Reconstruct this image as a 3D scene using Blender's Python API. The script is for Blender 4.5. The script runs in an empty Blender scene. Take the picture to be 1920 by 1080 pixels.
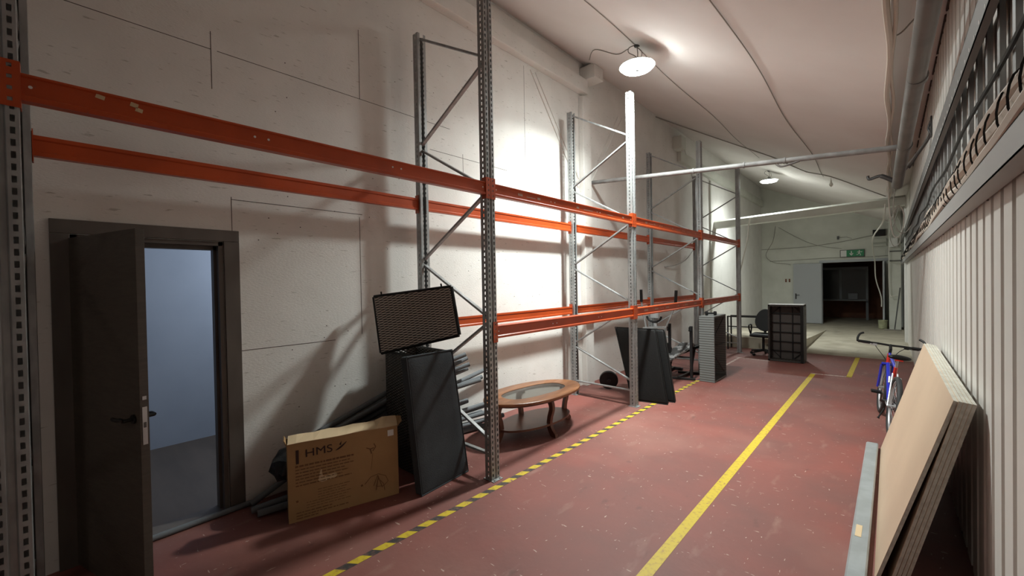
import bpy, bmesh, math, random
from mathutils import Vector, Matrix
random.seed(7)
D=bpy.data; SC=bpy.context.scene; COL=SC.collection
# ---------------------------------------------------------------- camera, world, lights, exposure
cam=D.cameras.new('camera'); cam.lens=14.455; cam.sensor_width=36; cam.clip_start=0.02; cam.clip_end=100
camo=D.objects.new('camera',cam); COL.objects.link(camo)
r=Vector((0.73708505,0.67556218,-0.01792676)); u=Vector((0.0049866,0.02108911,0.99976516)); w=Vector((-0.6757816,0.73700135,-0.01217571))
camo.matrix_world=Matrix(((r.x,u.x,-w.x,0),(r.y,u.y,-w.y,0),(r.z,u.z,-w.z,1.785),(0,0,0,1)))
SC.camera=camo
wd=D.worlds.new('world'); SC.world=wd; wd.use_nodes=True
wd.node_tree.nodes['Background'].inputs[0].default_value=(0.9,0.93,1,1); wd.node_tree.nodes['Background'].inputs[1].default_value=0.04
SC.view_settings.view_transform='Standard'; SC.view_settings.look='None'; SC.view_settings.gamma=1; SC.view_settings.use_curve_mapping=False
SC.view_settings.exposure=2.1
LAMP_W=125.0
LAMPS=[(-2.40,5.10,4.55,0.19,1.0),(-2.57,14.0,4.62,0.20,0.42)]
def area(name,loc,size,power,color,rot=(0,0,0),shape='DISK',size_y=None,spread=math.pi):
    l=D.lights.new(name,'AREA'); l.shape=shape; l.size=size; l.energy=power; l.color=color; l.spread=spread
    if size_y: l.size_y=size_y
    o=D.objects.new(name,l); COL.objects.link(o); o.location=loc; o.rotation_euler=rot; return o
for (x,y,z,R_,k_) in LAMPS:
    area('high_bay_light',(x,y,z-0.024),R_*1.8,LAMP_W*0.22*k_,(0.93,1.0,0.965),spread=math.radians(152))
    area('high_bay_beam',(x,y,z-0.025),R_*1.6,LAMP_W*0.20*k_,(0.93,1.0,0.965),spread=math.radians(118))
# dim fill light added behind the camera, not a lamp of the hall
area('fill_light_behind',(-1.6,-3.8,4.3),1.6,6,(1.0,0.92,0.84))
# daylight of the side room
area('side_room_light',(-5.3,2.6,2.2),0.9,5.5,(0.78,0.87,1.0),rot=(math.radians(100),0,math.radians(188)),shape='SQUARE')
# ---------------------------------------------------------------- materials
def mat(name,col,rough=0.6,metal=0.0,noise=None,bump=None,spec=0.5,emit=None,alpha=None,trans=None,coat=0):
    """noise=(scale,col2,detail,lo,hi)  bump=(scale,strength)"""
    m=D.materials.new(name); m.use_nodes=True; nt=m.node_tree; b=nt.nodes['Principled BSDF']
    b.inputs['Base Color'].default_value=(*col,1); b.inputs['Roughness'].default_value=rough; b.inputs['Metallic'].default_value=metal
    b.inputs['Specular IOR Level'].default_value=spec
    if coat: b.inputs['Coat Weight'].default_value=coat
    if emit: b.inputs['Emission Color'].default_value=(*emit[0],1); b.inputs['Emission Strength'].default_value=emit[1]
    if trans: b.inputs['Transmission Weight'].default_value=trans
    if noise or bump:
        tc=nt.nodes.new('ShaderNodeTexCoord'); src=tc.outputs['Object']
    if noise:
        sc,c2,det,lo,hi=noise[:5]
        mp=nt.nodes.new('ShaderNodeMapping'); nt.links.new(src,mp.inputs[0])
        mp.inputs['Scale'].default_value=noise[5] if len(noise)>5 else (1,1,1)
        n=nt.nodes.new('ShaderNodeTexNoise'); n.inputs['Scale'].default_value=sc; n.inputs['Detail'].default_value=det
        nt.links.new(mp.outputs[0],n.inputs['Vector'])
        cr=nt.nodes.new('ShaderNodeValToRGB'); cr.color_ramp.elements[0].position=lo; cr.color_ramp.elements[1].position=hi
        cr.color_ramp.elements[0].color=(*col,1); cr.color_ramp.elements[1].color=(*c2,1)
        nt.links.new(n.outputs[0],cr.inputs[0]); nt.links.new(cr.outputs[0],b.inputs['Base Color'])
        m['ramp']=cr.name
    if bump:
        mp2=nt.nodes.new('ShaderNodeMapping'); nt.links.new(src,mp2.inputs[0]); mp2.inputs['Scale'].default_value=bump[2] if len(bump)>2 else (1,1,1)
        n2=nt.nodes.new('ShaderNodeTexNoise'); n2.inputs['Scale'].default_value=bump[0]; n2.inputs['Detail'].default_value=6
        nt.links.new(mp2.outputs[0],n2.inputs['Vector'])
        bp=nt.nodes.new('ShaderNodeBump'); bp.inputs['Strength'].default_value=bump[1]; bp.inputs['Distance'].default_value=0.02
        nt.links.new(n2.outputs[0],bp.inputs['Height']); nt.links.new(bp.outputs[0],b.inputs['Normal'])
    return m
def mix_layer(m,sc,col,lo,hi,scale=(1,1,1),detail=2,loc=(0,0,0),kind='noise',feature=None):
    """lay a second colour over the present base colour through a thresholded noise"""
    nt=m.node_tree; b=nt.nodes['Principled BSDF']; inp=b.inputs['Base Color']
    prev=inp.links[0].from_socket if inp.links else None
    tc=nt.nodes.new('ShaderNodeTexCoord'); mp=nt.nodes.new('ShaderNodeMapping'); mp.inputs['Scale'].default_value=scale; mp.inputs['Location'].default_value=loc
    nt.links.new(tc.outputs['Object'],mp.inputs[0])
    n=nt.nodes.new('ShaderNodeTexNoise' if kind=='noise' else 'ShaderNodeTexVoronoi'); n.inputs['Scale'].default_value=sc
    if kind=='noise': n.inputs['Detail'].default_value=detail
    nt.links.new(mp.outputs[0],n.inputs['Vector'])
    mr=nt.nodes.new('ShaderNodeMapRange'); mr.inputs[1].default_value=lo; mr.inputs[2].default_value=hi
    nt.links.new(n.outputs[0],mr.inputs[0])
    mx=nt.nodes.new('ShaderNodeMix'); mx.data_type='RGBA'
    nt.links.new(mr.outputs[0],mx.inputs[0])
    if prev: nt.links.new(prev,mx.inputs[6])
    else: mx.inputs[6].default_value=inp.default_value
    mx.inputs[7].default_value=(*col,1)
    nt.links.new(mx.outputs[2],inp)
M={}
M['wall']=mat('white_painted_board',(0.80,0.785,0.75),0.75,noise=(3.0,(0.74,0.725,0.69),6,0.35,0.7),bump=(90,0.16,(1,0.45,1.6)))
mix_layer(M['wall'],30,(0.50,0.48,0.44),0.66,0.72,(1,0.35,2.2),4)
M['wall2']=mat('white_plaster',(0.68,0.69,0.63),0.8,noise=(1.6,(0.58,0.59,0.53),6,0.35,0.7),bump=(6,0.3))
M['ceil']=mat('ceiling_board',(0.80,0.76,0.735),0.85,noise=(1.1,(0.75,0.70,0.675),5,0.35,0.7),bump=(1.2,0.12))
M['floor']=mat('red_floor_paint',(0.205,0.060,0.047),0.62,noise=(1.6,(0.155,0.058,0.048),8,0.35,0.68),bump=(14,0.12))
mix_layer(M['floor'],0.55,(0.245,0.112,0.090),0.5,0.72,(1,1,1),8)
mix_layer(M['floor'],7.0,(0.25,0.125,0.10),0.62,0.78,(1.0,0.35,1),8)
mix_layer(M['floor'],5.0,(0.065,0.028,0.024),0.66,0.80,(1,0.5,1),9,(3,1,0))
mix_layer(M['floor'],30.0,(0.42,0.30,0.25),0.71,0.73,(0.35,1.4,1),2,(7,2,0))
mix_layer(M['floor'],34.0,(0.42,0.30,0.25),0.715,0.735,(1.5,0.4,1),2,(1,9,0))
M['floor2']=mat('bare_concrete',(0.44,0.40,0.315),0.65,noise=(2.2,(0.31,0.275,0.21),8,0.35,0.7),bump=(9,0.2))
mix_layer(M['floor2'],1.3,(0.27,0.25,0.20),0.6,0.75,(2.2,0.6,1),6)
M['steel']=mat('galvanised_steel',(0.36,0.37,0.37),0.45,0.45,noise=(16,(0.28,0.29,0.29),3,0.4,0.6,(1,1,0.4)))
M['steel_dark']=mat('dark_steel',(0.10,0.10,0.10),0.5,0.6)
M['orange']=mat('orange_paint',(0.46,0.066,0.012),0.36,noise=(4,(0.38,0.054,0.010),4,0.4,0.65))
mix_layer(M['orange'],40,(0.30,0.07,0.03),0.70,0.74,(1,1,1),4)
M['panel']=mat('ribbed_white_panel',(0.72,0.69,0.65),0.42,noise=(2.5,(0.64,0.61,0.57),5,0.35,0.7,(1,1,0.3)),bump=(5,0.08))
M['doorwood']=mat('dark_grey_oak',(0.075,0.06,0.047),0.6,noise=(9,(0.055,0.043,0.034),6,0.3,0.7,(1,1,6)),bump=(30,0.1,(1,1,6)))
M['casing']=mat('grey_brown_casing',(0.115,0.095,0.08),0.5,noise=(9,(0.085,0.07,0.06),6,0.3,0.7,(1,1,0.3)))
M['black']=mat('black_plastic',(0.008,0.008,0.008),0.45,spec=0.3)
M['blackmetal']=mat('black_metal',(0.016,0.016,0.017),0.35,0.3)
M['leather']=mat('black_vinyl',(0.0055,0.005,0.005),0.5,spec=0.25,bump=(60,0.12))
M['fabric']=mat('charcoal_fabric',(0.040,0.048,0.055),0.85,noise=(5,(0.032,0.039,0.045),4,0.4,0.6),bump=(120,0.2))
M['card']=mat('brown_cardboard',(0.36,0.215,0.095),0.8,noise=(3,(0.31,0.18,0.078),6,0.4,0.65),bump=(30,0.08,(1,1,4)))
M['cardin']=mat('pale_cardboard',(0.58,0.44,0.27),0.85)
M['ink']=mat('dark_print_ink',(0.035,0.014,0.012),0.8)
M['inkfaint']=mat('faint_print_ink',(0.17,0.085,0.038),0.85)
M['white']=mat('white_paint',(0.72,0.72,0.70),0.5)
M['lens']=mat('lamp_lens',(1,1,1),0.4,emit=((0.94,1.0,0.965),27.0))
M['lens2']=mat('lamp_lens_far',(1,1,1),0.4,emit=((0.94,1.0,0.965),17.0))
M['lamp']=mat('lamp_housing',(0.30,0.31,0.29),0.5,0.4)
M['tube']=mat('grey_foam',(0.145,0.155,0.165),0.9,bump=(50,0.15))
M['tubein']=mat('foam_tube_hole',(0.02,0.02,0.02),0.9)
M['wood']=mat('walnut_table_wood',(0.30,0.13,0.055),0.32,noise=(5,(0.17,0.065,0.028),8,0.3,0.7,(3,0.6,3)))
M['wooddark']=mat('dark_table_wood',(0.115,0.038,0.020),0.32,noise=(6,(0.075,0.025,0.014),8,0.3,0.7,(1,1,4)))
M['glass']=mat('smoked_glass',(0.55,0.62,0.60),0.06,trans=0.95)
M['bag']=mat('black_bag_plastic',(0.015,0.016,0.018),0.35,bump=(14,0.6))
M['pale_sheet']=mat('tan_board_face',(0.56,0.42,0.30),0.55,noise=(1.4,(0.50,0.37,0.265),5,0.35,0.7))
M['sheet_edge']=mat('board_edge',(0.62,0.60,0.53),0.7,noise=(20,(0.50,0.48,0.42),4,0.4,0.6))
M['sheet_side']=mat('board_side_edge',(0.48,0.44,0.38),0.75,noise=(30,(0.38,0.34,0.29),4,0.4,0.6))
M['yellow']=mat('yellow_floor_paint',(0.52,0.38,0.02),0.55,noise=(30,(0.34,0.22,0.035),6,0.5,0.75))
mix_layer(M['yellow'],18,(0.24,0.10,0.07),0.64,0.70,(1,1,1),6)
M['tapeblack']=mat('black_tape',(0.03,0.026,0.024),0.6,noise=(30,(0.13,0.065,0.05),6,0.45,0.7))
M['tapewhite']=mat('worn_white_line',(0.60,0.52,0.46),0.6,noise=(26,(0.33,0.16,0.13),6,0.5,0.62))
M['cable']=mat('beige_cable',(0.56,0.49,0.42),0.5)
M['cablew']=mat('white_cable',(0.70,0.68,0.62),0.5)
M['cableg']=mat('grey_cable',(0.27,0.25,0.22),0.6)
M['pipe']=mat('grey_painted_pipe',(0.155,0.14,0.13),0.45,noise=(4,(0.115,0.105,0.10),4,0.4,0.6))
M['pipel']=mat('grey_lagged_pipe',(0.27,0.265,0.26),0.5,noise=(8,(0.20,0.195,0.19),4,0.4,0.6))
M['green']=mat('exit_sign_green',(0.02,0.22,0.09),0.4)
M['channel']=mat('dull_zinc_sheet',(0.40,0.43,0.44),0.38,0.35,noise=(6,(0.34,0.365,0.37),4,0.4,0.6))
M['slvinyl']=mat('silver_vinyl',(0.30,0.30,0.30),0.35,0.3,noise=(9,(0.08,0.08,0.08),3,0.48,0.52))
M['steelr']=mat('shaded_zinc_rail',(0.16,0.155,0.15),0.55,0.4)  # shade on the upper ladder rail put into a darker zinc colour
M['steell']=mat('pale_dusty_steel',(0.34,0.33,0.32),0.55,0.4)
M['blue']=mat('blue_bicycle_paint',(0.02,0.03,0.42),0.25,coat=0.5)
M['red']=mat('red_bicycle_paint',(0.62,0.03,0.02),0.3,coat=0.5)
M['silver']=mat('silver_metal',(0.45,0.45,0.46),0.42,0.6)
M['rubber']=mat('tyre_rubber',(0.022,0.022,0.023),0.7)
M['sideblue']=mat('blue_painted_wall',(0.50,0.56,0.66),0.8,noise=(2,(0.46,0.52,0.62),4,0.4,0.7))
M['sidefloor']=mat('brown_side_floor',(0.14,0.11,0.09),0.6,noise=(3,(0.10,0.08,0.065),7,0.35,0.7,(0.4,2,1)))
M['brown']=mat('rusty_brown_wall',(0.19,0.075,0.04),0.8,noise=(3,(0.12,0.05,0.03),6,0.35,0.7))
M['cabinet']=mat('grey_glazed_partition',(0.20,0.21,0.22),0.6)
M['darkpane']=mat('dark_glass_pane',(0.035,0.038,0.04),0.2)
M['doorpale']=mat('pale_grey_door_paint',(0.42,0.44,0.46),0.5)
M['bucket']=mat('pale_green_tub',(0.42,0.44,0.27),0.6,noise=(9,(0.30,0.31,0.2),4,0.4,0.6))
M['inkbeam']=mat('faded_label_print',(0.42,0.26,0.20),0.6)
M['gap']=mat('dark_gap',(0.05,0.035,0.03),0.9)
M['weave']=None
def weave(name,c1,c2,sx,sz,axes=(0,2),rib=False):
    """basket weave from sine waves on object coordinates; colour and bump together"""
    m=D.materials.new(name); m.use_nodes=True; nt=m.node_tree; b=nt.nodes['Principled BSDF']; b.inputs['Roughness'].default_value=0.5
    tc=nt.nodes.new('ShaderNodeTexCoord'); sp=nt.nodes.new('ShaderNodeSeparateXYZ'); nt.links.new(tc.outputs['Object'],sp.inputs[0])
    def mth(op,a,bv=None):
        n=nt.nodes.new('ShaderNodeMath'); n.operation=op
        for i,v in ((0,a),(1,bv)):
            if v is None: continue
            if isinstance(v,(int,float)): n.inputs[i].default_value=v
            else: nt.links.new(v,n.inputs[i])
        return n.outputs[0]
    X=sp.outputs[axes[0]]; Z=sp.outputs[axes[1]]
    if rib:
        h=mth('SINE',mth('MULTIPLY',Z,sz))
    else:
        h=mth('MULTIPLY',mth('SINE',mth('MULTIPLY',X,sx)),mth('SINE',mth('MULTIPLY',Z,sz)))
    h=mth('ADD',mth('MULTIPLY',h,0.5),0.5)
    cr=nt.nodes.new('ShaderNodeValToRGB'); cr.color_ramp.elements[0].position=0.25; cr.color_ramp.elements[1].position=0.8
    cr.color_ramp.elements[0].color=(*c1,1); cr.color_ramp.elements[1].color=(*c2,1)
    nt.links.new(h,cr.inputs[0]); nt.links.new(cr.outputs[0],b.inputs['Base Color'])
    bp=nt.nodes.new('ShaderNodeBump'); bp.inputs['Strength'].default_value=(0.35 if rib else 0.9); bp.inputs['Distance'].default_value=0.01
    nt.links.new(h,bp.inputs['Height']); nt.links.new(bp.outputs[0],b.inputs['Normal'])
    return m
M['weave']=weave('brown_rattan_weave',(0.025,0.021,0.018),(0.62,0.54,0.47),70,260)
M['weaved']=weave('dark_rattan_weave_side',(0.012,0.010,0.009),(0.07,0.058,0.048),105,230)
M['weavey']=weave('dark_rattan_weave',(0.012,0.010,0.009),(0.13,0.11,0.09),105,230,(1,2))
M['slat']=weave('grey_rattan_bands',(0.10,0.105,0.10),(0.15,0.155,0.15),0,150,(0,2),rib=True)
M['slatpanel']=mat('grey_brown_inner_panel',(0.075,0.062,0.055),0.7)
# ---------------------------------------------------------------- mesh helper
class MB:
    def __init__(s): s.v=[]; s.f=[]
    def add(s,v,f):
        n=len(s.v); s.v+= [tuple(p) for p in v]; s.f+=[tuple(i+n for i in q) for q in f]; return s
    def box(s,a,b):
        x0,y0,z0=a; x1,y1,z1=b
        return s.add([(x0,y0,z0),(x1,y0,z0),(x1,y1,z0),(x0,y1,z0),(x0,y0,z1),(x1,y0,z1),(x1,y1,z1),(x0,y1,z1)],
            [(0,3,2,1),(4,5,6,7),(0,1,5,4),(1,2,6,5),(2,3,7,6),(3,0,4,7)])
    def bar(s,p,q,wd_,hd,up=(0,0,1)):
        """square bar from p to q, wd_ wide and hd high"""
        p=Vector(p); q=Vector(q); d=(q-p).normalized(); up=Vector(up)
        if abs(d.dot(up))>0.98: up=Vector((1,0,0))
        a=d.cross(up).normalized(); b=a.cross(d)
        vs=[]
        for c in (p,q):
            for i,j in ((-1,-1),(1,-1),(1,1),(-1,1)): vs.append(c+a*(i*wd_/2)+b*(j*hd/2))
        return s.add(vs,[(3,2,1,0),(4,5,6,7),(0,1,5,4),(1,2,6,5),(2,3,7,6),(3,0,4,7)])
    def tube(s,pts,rad,n=10,cap=True,closed=False):
        pts=[Vector(p) for p in pts]; m=len(pts); rs=rad if isinstance(rad,(list,tuple)) else [rad]*m
        t0=(pts[1]-pts[0]).normalized(); ref=Vector((0,0,1)) if abs(t0.z)<0.9 else Vector((1,0,0))
        nrm=t0.cross(ref).normalized(); vs=[]
        for i,p in enumerate(pts):
            if closed: t=(pts[(i+1)%m]-pts[i-1])
            else: t=(pts[min(i+1,m-1)]-pts[max(i-1,0)])
            t.normalize(); nrm=(nrm-t*nrm.dot(t)).normalized(); bn=t.cross(nrm)
            for k in range(n):
                a=2*math.pi*k/n; vs.append(p+(nrm*math.cos(a)+bn*math.sin(a))*rs[i])
        fs=[]
        for i in range(m if closed else m-1):
            j=(i+1)%m
            for k in range(n):
                l=(k+1)%n; fs.append((i*n+k,i*n+l,j*n+l,j*n+k))
        if cap and not closed: fs.append(tuple(range(n-1,-1,-1))); fs.append(tuple((m-1)*n+k for k in range(n)))
        return s.add(vs,fs)
    def lathe(s,prof,n=24,c=(0,0,0),sx=1,sy=1):
        vs=[]; m=len(prof)
        for (rr,z) in prof:
            for k in range(n):
                a=2*math.pi*k/n; vs.append((c[0]+rr*sx*math.cos(a),c[1]+rr*sy*math.sin(a),c[2]+z))
        fs=[(i*n+k,i*n+(k+1)%n,(i+1)*n+(k+1)%n,(i+1)*n+k) for i in range(m-1) for k in range(n)]
        fs.append(tuple(range(n-1,-1,-1))); fs.append(tuple((m-1)*n+k for k in range(n)))
        return s.add(vs,fs)
    def prism(s,poly,a,b,mapf):
        """poly of 2D points, extruded from a to b; mapf(p2,t)->xyz"""
        n=len(poly); vs=[mapf(p,a) for p in poly]+[mapf(p,b) for p in poly]
        fs=[(k,(k+1)%n,n+(k+1)%n,n+k) for k in range(n)]+[tuple(range(n-1,-1,-1)),tuple(range(n,2*n))]
        return s.add(vs,fs)
    def slab(s,q,th,nu=1,nv=1,bulge=0.0):
        """q: 4 corners (bl,br,tr,tl) of the front face; th: thickness backwards; bulge: rounding"""
        q=[Vector(p) for p in q]; nrm=(q[1]-q[0]).cross(q[3]-q[0]).normalized()
        vs=[];
        for side in (0,1):
            for j in range(nv+1):
                for i in range(nu+1):
                    a=i/nu; b=j/nv
                    p=(q[0]*(1-a)+q[1]*a)*(1-b)+(q[3]*(1-a)+q[2]*a)*b
                    e=min(1,min(a,1-a,b,1-b)*6); bl=bulge*math.sqrt(max(0,1-(1-e)**2))
                    vs.append(p-nrm*th*side+nrm*(bl if side==0 else -bl))
        W=nu+1; N=W*(nv+1); fs=[]
        for j in range(nv):
            for i in range(nu):
                k=j*W+i; fs.append((k,k+1,k+W+1,k+W)); fs.append((N+k,N+k+W,N+k+W+1,N+k+1))
        for i in range(nu): fs.append((i,N+i,N+i+1,i+1)); k=nv*W+i; fs.append((k,k+1,N+k+1,N+k))
        for j in range(nv): k=j*W; fs.append((k,k+W,N+k+W,N+k)); k=j*W+nu; fs.append((k,N+k,N+k+W,k+W))
        return s.add(vs,fs)
    def build(s,name,m,parent=None,smooth=False,bevel=0,seg=2,solid=0,subd=0,origin=None):
        me=D.meshes.new(name); o=Vector(origin) if origin else Vector((0,0,0))
        me.from_pydata([tuple(Vector(p)-o) for p in s.v],[],s.f)
        bm=bmesh.new(); bm.from_mesh(me)
        if not solid: bmesh.ops.recalc_face_normals(bm,faces=bm.faces)
        bm.to_mesh(me); bm.free(); me.materials.append(m)
        if smooth:
            for p in me.polygons: p.use_smooth=True
            try: me.set_sharp_from_angle(angle=math.radians(38))
            except Exception: pass
        ob=D.objects.new(name,me); COL.objects.link(ob); ob.location=o
        if parent: ob.parent=parent; ob.location=o-(parent.location if parent.type=='EMPTY' and parent.rotation_euler.to_quaternion().angle<1e-6 and not parent.get('localbuild') else Vector((0,0,0)))
        if parent and parent.type=='EMPTY' and not parent.get('localbuild') and parent.get('rotfix'): pass
        if bevel: md=ob.modifiers.new('bevel','BEVEL'); md.width=bevel; md.segments=seg; md.limit_method='ANGLE'
        if subd: md=ob.modifiers.new('subd','SUBSURF'); md.levels=subd; md.render_levels=subd
        if solid: md=ob.modifiers.new('solid','SOLIDIFY'); md.thickness=solid; md.offset=0
        return ob
def tag(o,label=None,cat=None,group=None,kind=None):
    if label: o['label']=label
    if cat: o['category']=cat
    if group: o['group']=group
    if kind: o['kind']=kind
    return o
def thing(name,loc,label,cat,group=None):
    """Empty at the base; its parts are written in world coordinates"""
    o=D.objects.new(name,None); COL.objects.link(o); o.location=loc; o.empty_display_size=0.1
    return tag(o,label,cat,group)
def struct(o): o['kind']='structure'; return o
def copy_tree(o,parent=None):
    c=o.copy(); COL.objects.link(c)
    if parent: c.parent=parent
    for ch in [x for x in D.objects if x.parent==o]: copy_tree(ch,c)
    return c
def arc(p,q,sag,n=8,side=(0,0,-1)):
    p=Vector(p); q=Vector(q); s_=Vector(side); return [p.lerp(q,i/n)+s_*sag*4*(i/n)*(1-i/n) for i in range(n+1)]
def spline(pts,n=6):
    P=[Vector(p) for p in pts]; out=[]
    for i in range(len(P)-1):
        p0=P[max(i-1,0)];p1=P[i];p2=P[i+1];p3=P[min(i+2,len(P)-1)]
        for k in range(n):
            t=k/n; out.append(0.5*((2*p1)+(p2-p0)*t+(2*p0-5*p1+4*p2-p3)*t*t+(3*p1-p0-3*p2+p3)*t**3))
    return out+[P[-1]]
# ================================================================= THE HALL
XW=-3.91; XR=0.365; YE=19.7; YB=-6.0
def zc(x): return 3.70-0.478*x          # underside of the sloping ceiling
# floor
struct(MB().box((XW-0.1,YB,-0.12),(XR+0.15,11.86,0.0)).build('floor',M['floor']))
struct(MB().box((XW-0.1,11.86,-0.12),(XR+0.15,23.4,0.004)).build('floor.001',M['floor2']))
# left wall with the doorway; Y 0.03..0.86, z 0..2.15
DY0,DY1,DZ=0.034,0.862,2.15
wl=MB(); wl.box((XW-0.12,YB,0),(XW,DY0,5.7)).box((XW-0.12,DY1,0),(XW,YE,5.7)).box((XW-0.12,DY0,DZ),(XW,DY1,5.7))
wl=struct(wl.build('wall_left',M['wall']))
seam=MB()
def seamv(y,z0,z1): seam.box((XW-0.002,y-0.0022,z0),(XW+0.0012,y+0.0022,z1))
def seamh(z,y0,y1): seam.box((XW-0.002,y0,z-0.0022),(XW+0.0012,y1,z+0.0022))
seamv(0.93,2.24,2.52); seamh(2.50,0.93,2.05); seamv(2.02,1.3,2.47); seamh(1.27,0.96,1.75); seamv(0.82,3.35,3.80)
seamh(3.66,-0.6,0.82); seamh(3.66,0.86,3.2); seamv(2.05,3.66,4.35); seamv(3.4,3.0,3.4); seamv(4.6,3.3,4.95); seamh(3.35,2.9,4.2)
seam.build('panel_seam',M['gap'],wl)
nails=MB()
for k in range(60):
    y=random.uniform(1.1,5.5); z=random.uniform(0.3,4.8); nails.box((XW-0.002,y-0.004,z-0.004),(XW+0.001,y+0.004,z+0.004))
nails.build('nail_head',M['gap'],wl)
# end wall with opening x -1.91..-0.17 , z 0..2.34
we=MB(); we.box((XW-0.12,YE,0),(-1.89,YE+0.15,5.75)).box((-0.10,YE,0),(XR+0.15,YE+0.15,5.75)).box((-1.89,YE,2.35),(-0.10,YE+0.15,5.75))
struct(we.build('wall_end',M['wall2']))
# wall behind the camera
struct(MB().box((XW-0.12,YB-0.15,0),(XR+0.15,YB,5.75)).build('wall_behind_camera',M['wall2']))
# right wall: ribbed sandwich panels
rp=MB(); y=YB; prof=[]
while y<YE:
    prof+=[(y,XR),(y+0.150,XR),(y+0.160,XR+0.022),(y+0.212,XR+0.022),(y+0.222,XR)]; y+=0.232
n=len(prof); vs=[(x,yy,z) for z in (0,4.0) for (yy,x) in prof]
rp.add(vs,[(i,i+1,n+i+1,n+i) for i in range(n-1)])
rp.box((XR+0.024,YB,0),(XR+0.15,YE,4.6))
struct(rp.build('wall_right',M['panel']))
# sloping ceiling
c=MB(); NX,NY=26,100
def cz(x,y): 
    return zc(x)+0.005*math.sin(0.9*y+1.3*x)*math.sin(1.7*x+0.6)+0.003*math.sin(4.1*x+0.7*y)
vs=[(x,y,cz(x,y)) for j in range(NY+1) for i in range(NX+1) for x,y in [((XW-0.1)+(0.02-XW+0.1)*i/NX, YB+(YE+0.1-YB)*j/NY)]]
W=NX+1; fs=[(j*W+i,j*W+i+1,(j+1)*W+i+1,(j+1)*W+i) for j in range(NY) for i in range(NX)]
c.add(vs,fs); N0=len(vs); vs2=[(x,y,z+0.15) for x,y,z in vs]; c.add(vs2,fs)
struct(c.build('ceiling',M['ceil'],smooth=True))
# soffit between the ceiling edge and the ribbed wall
sf=MB(); 
pr=[(0.0,3.70),(0.03,3.74),(0.14,3.84),(0.363,3.96),(0.46,4.05),(0.46,4.3),(0.0,4.3)]
sf.prism(pr,YB,YE,lambda p,t:(p[0],t,p[1])); sf=struct(sf.build('ceiling.001',M['ceil']))
# ragged dark joint along soffit and ribbed wall
jt=MB(); jy=4.3
while jy<11:
    L=random.uniform(0.3,1.1); wv=random.uniform(0.01,0.03); jt.box((XR-0.012,jy,3.955-wv),(XR+0.01,jy+L,3.965)); jy+=L+random.uniform(0.05,0.5)
jt.build('joint_gap',M['gap'],sf)
# pilaster on the ribbed wall far back, and column by the end wall
struct(MB().box((0.31,15.2,0),(0.40,15.45,3.6)).build('trim_1',M['white'],bevel=0.01))
struct(MB().box((0.0,18.7,0),(0.30,19.0,4.1)).build('trim_2',M['wall2'],bevel=0.012))
# pillar and boxed beam on the left wall
struct(MB().box((XW,6.02,0),(XW+0.10,6.26,4.95)).build('trim_3',M['wall'],bevel=0.008))
bb=MB().box((XW,YB,5.00),(XW+0.12,6.15,5.24)); bb=struct(bb.build('trim_4',M['wall'],bevel=0.01))
struct(MB().box((XW,YB,5.30),(XW+0.04,6.0,5.50)).build('trim_5',M['wall'],bevel=0.01))
struct(MB().box((XW,6.08,5.22),(XW+0.30,6.36,5.46)).build('trim_6',M['wall'],bevel=0.012))
# thin battens and diagonal bars painted into the left wall
bt=MB()
for (y0,z0,y1,z1) in ((4.75,4.95,5.98,3.40),(4.87,4.95,6.0,3.55),(7.45,5.02,6.3,3.55),(7.60,5.02,6.3,3.42),(11.0,5.2,12.4,3.6)):
    bt.bar((XW+0.008,y0,z0),(XW+0.008,y1,z1),0.03,0.016,(1,0,0))
bt=struct(bt.build('trim_7',M['wall']))
# second boxed beam further back on the wall
struct(MB().box((XW,10.5,4.75),(XW+0.10,YE,5.0)).build('trim_8',M['wall2'],bevel=0.01))
struct(MB().box((XW,10.2,5.0),(XW+0.22,10.5,5.3)).build('trim_9',M['wall2'],bevel=0.01))
struct(MB().box((XW,12.95,0),(XW+0.05,13.02,4.7)).build('trim_10',M['wall2']))
# ceiling beam right across at Y 13.4
b=MB(); pr=[(13.36,3.60),(13.36,3.44),(13.62,3.44),(13.62,3.68),(13.44,3.68)]
b.prism([(13.36,0.0),(13.36,-0.185),(13.62,-0.185),(13.62,0.055),(13.46,0.055)],XW,0.30,lambda p,t:(t,p[0],3.63+p[1]+0.030*t))
struct(b.build('trim_11',M['wall2'],bevel=0.008))
# wedge ramp of concrete behind the rack
rm=MB(); x0,x1=XW+0.06,-1.56
rm.add([(x0,11.95,0),(x1,11.95,0),(x1,17.4,0.004),(x0,17.4,0.004),(x0,11.95,0.26),(x1,11.95,0.26)],[(0,1,2,3),(0,4,5,1),(4,3,2,5),(1,5,2),(0,3,4)])
tag(rm.build('ramp',M['floor2'],origin=(-2.7,11.95,0)),'low beige concrete wedge ramp behind the last rack bay','ramp')
# ---------------------------------------------------------------- side room behind door 1
struct(MB().box((-6.15,-1.6,0),(-6.05,3.6,2.9)).build('wall_side_room',M['sideblue']))
struct(MB().box((-6.05,-1.7,0),(XW-0.12,-1.6,2.9)).box((-6.05,3.5,0),(XW-0.12,3.6,2.9)).build('wall_side_room.001',M['sideblue']))
struct(MB().box((-6.15,-1.7,2.75),(XW-0.12,3.6,2.9)).build('ceiling.002',M['white']))
struct(MB().box((-6.15,-1.7,-0.12),(XW-0.1,3.6,0.002)).build('floor.002',M['sidefloor']))
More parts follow.
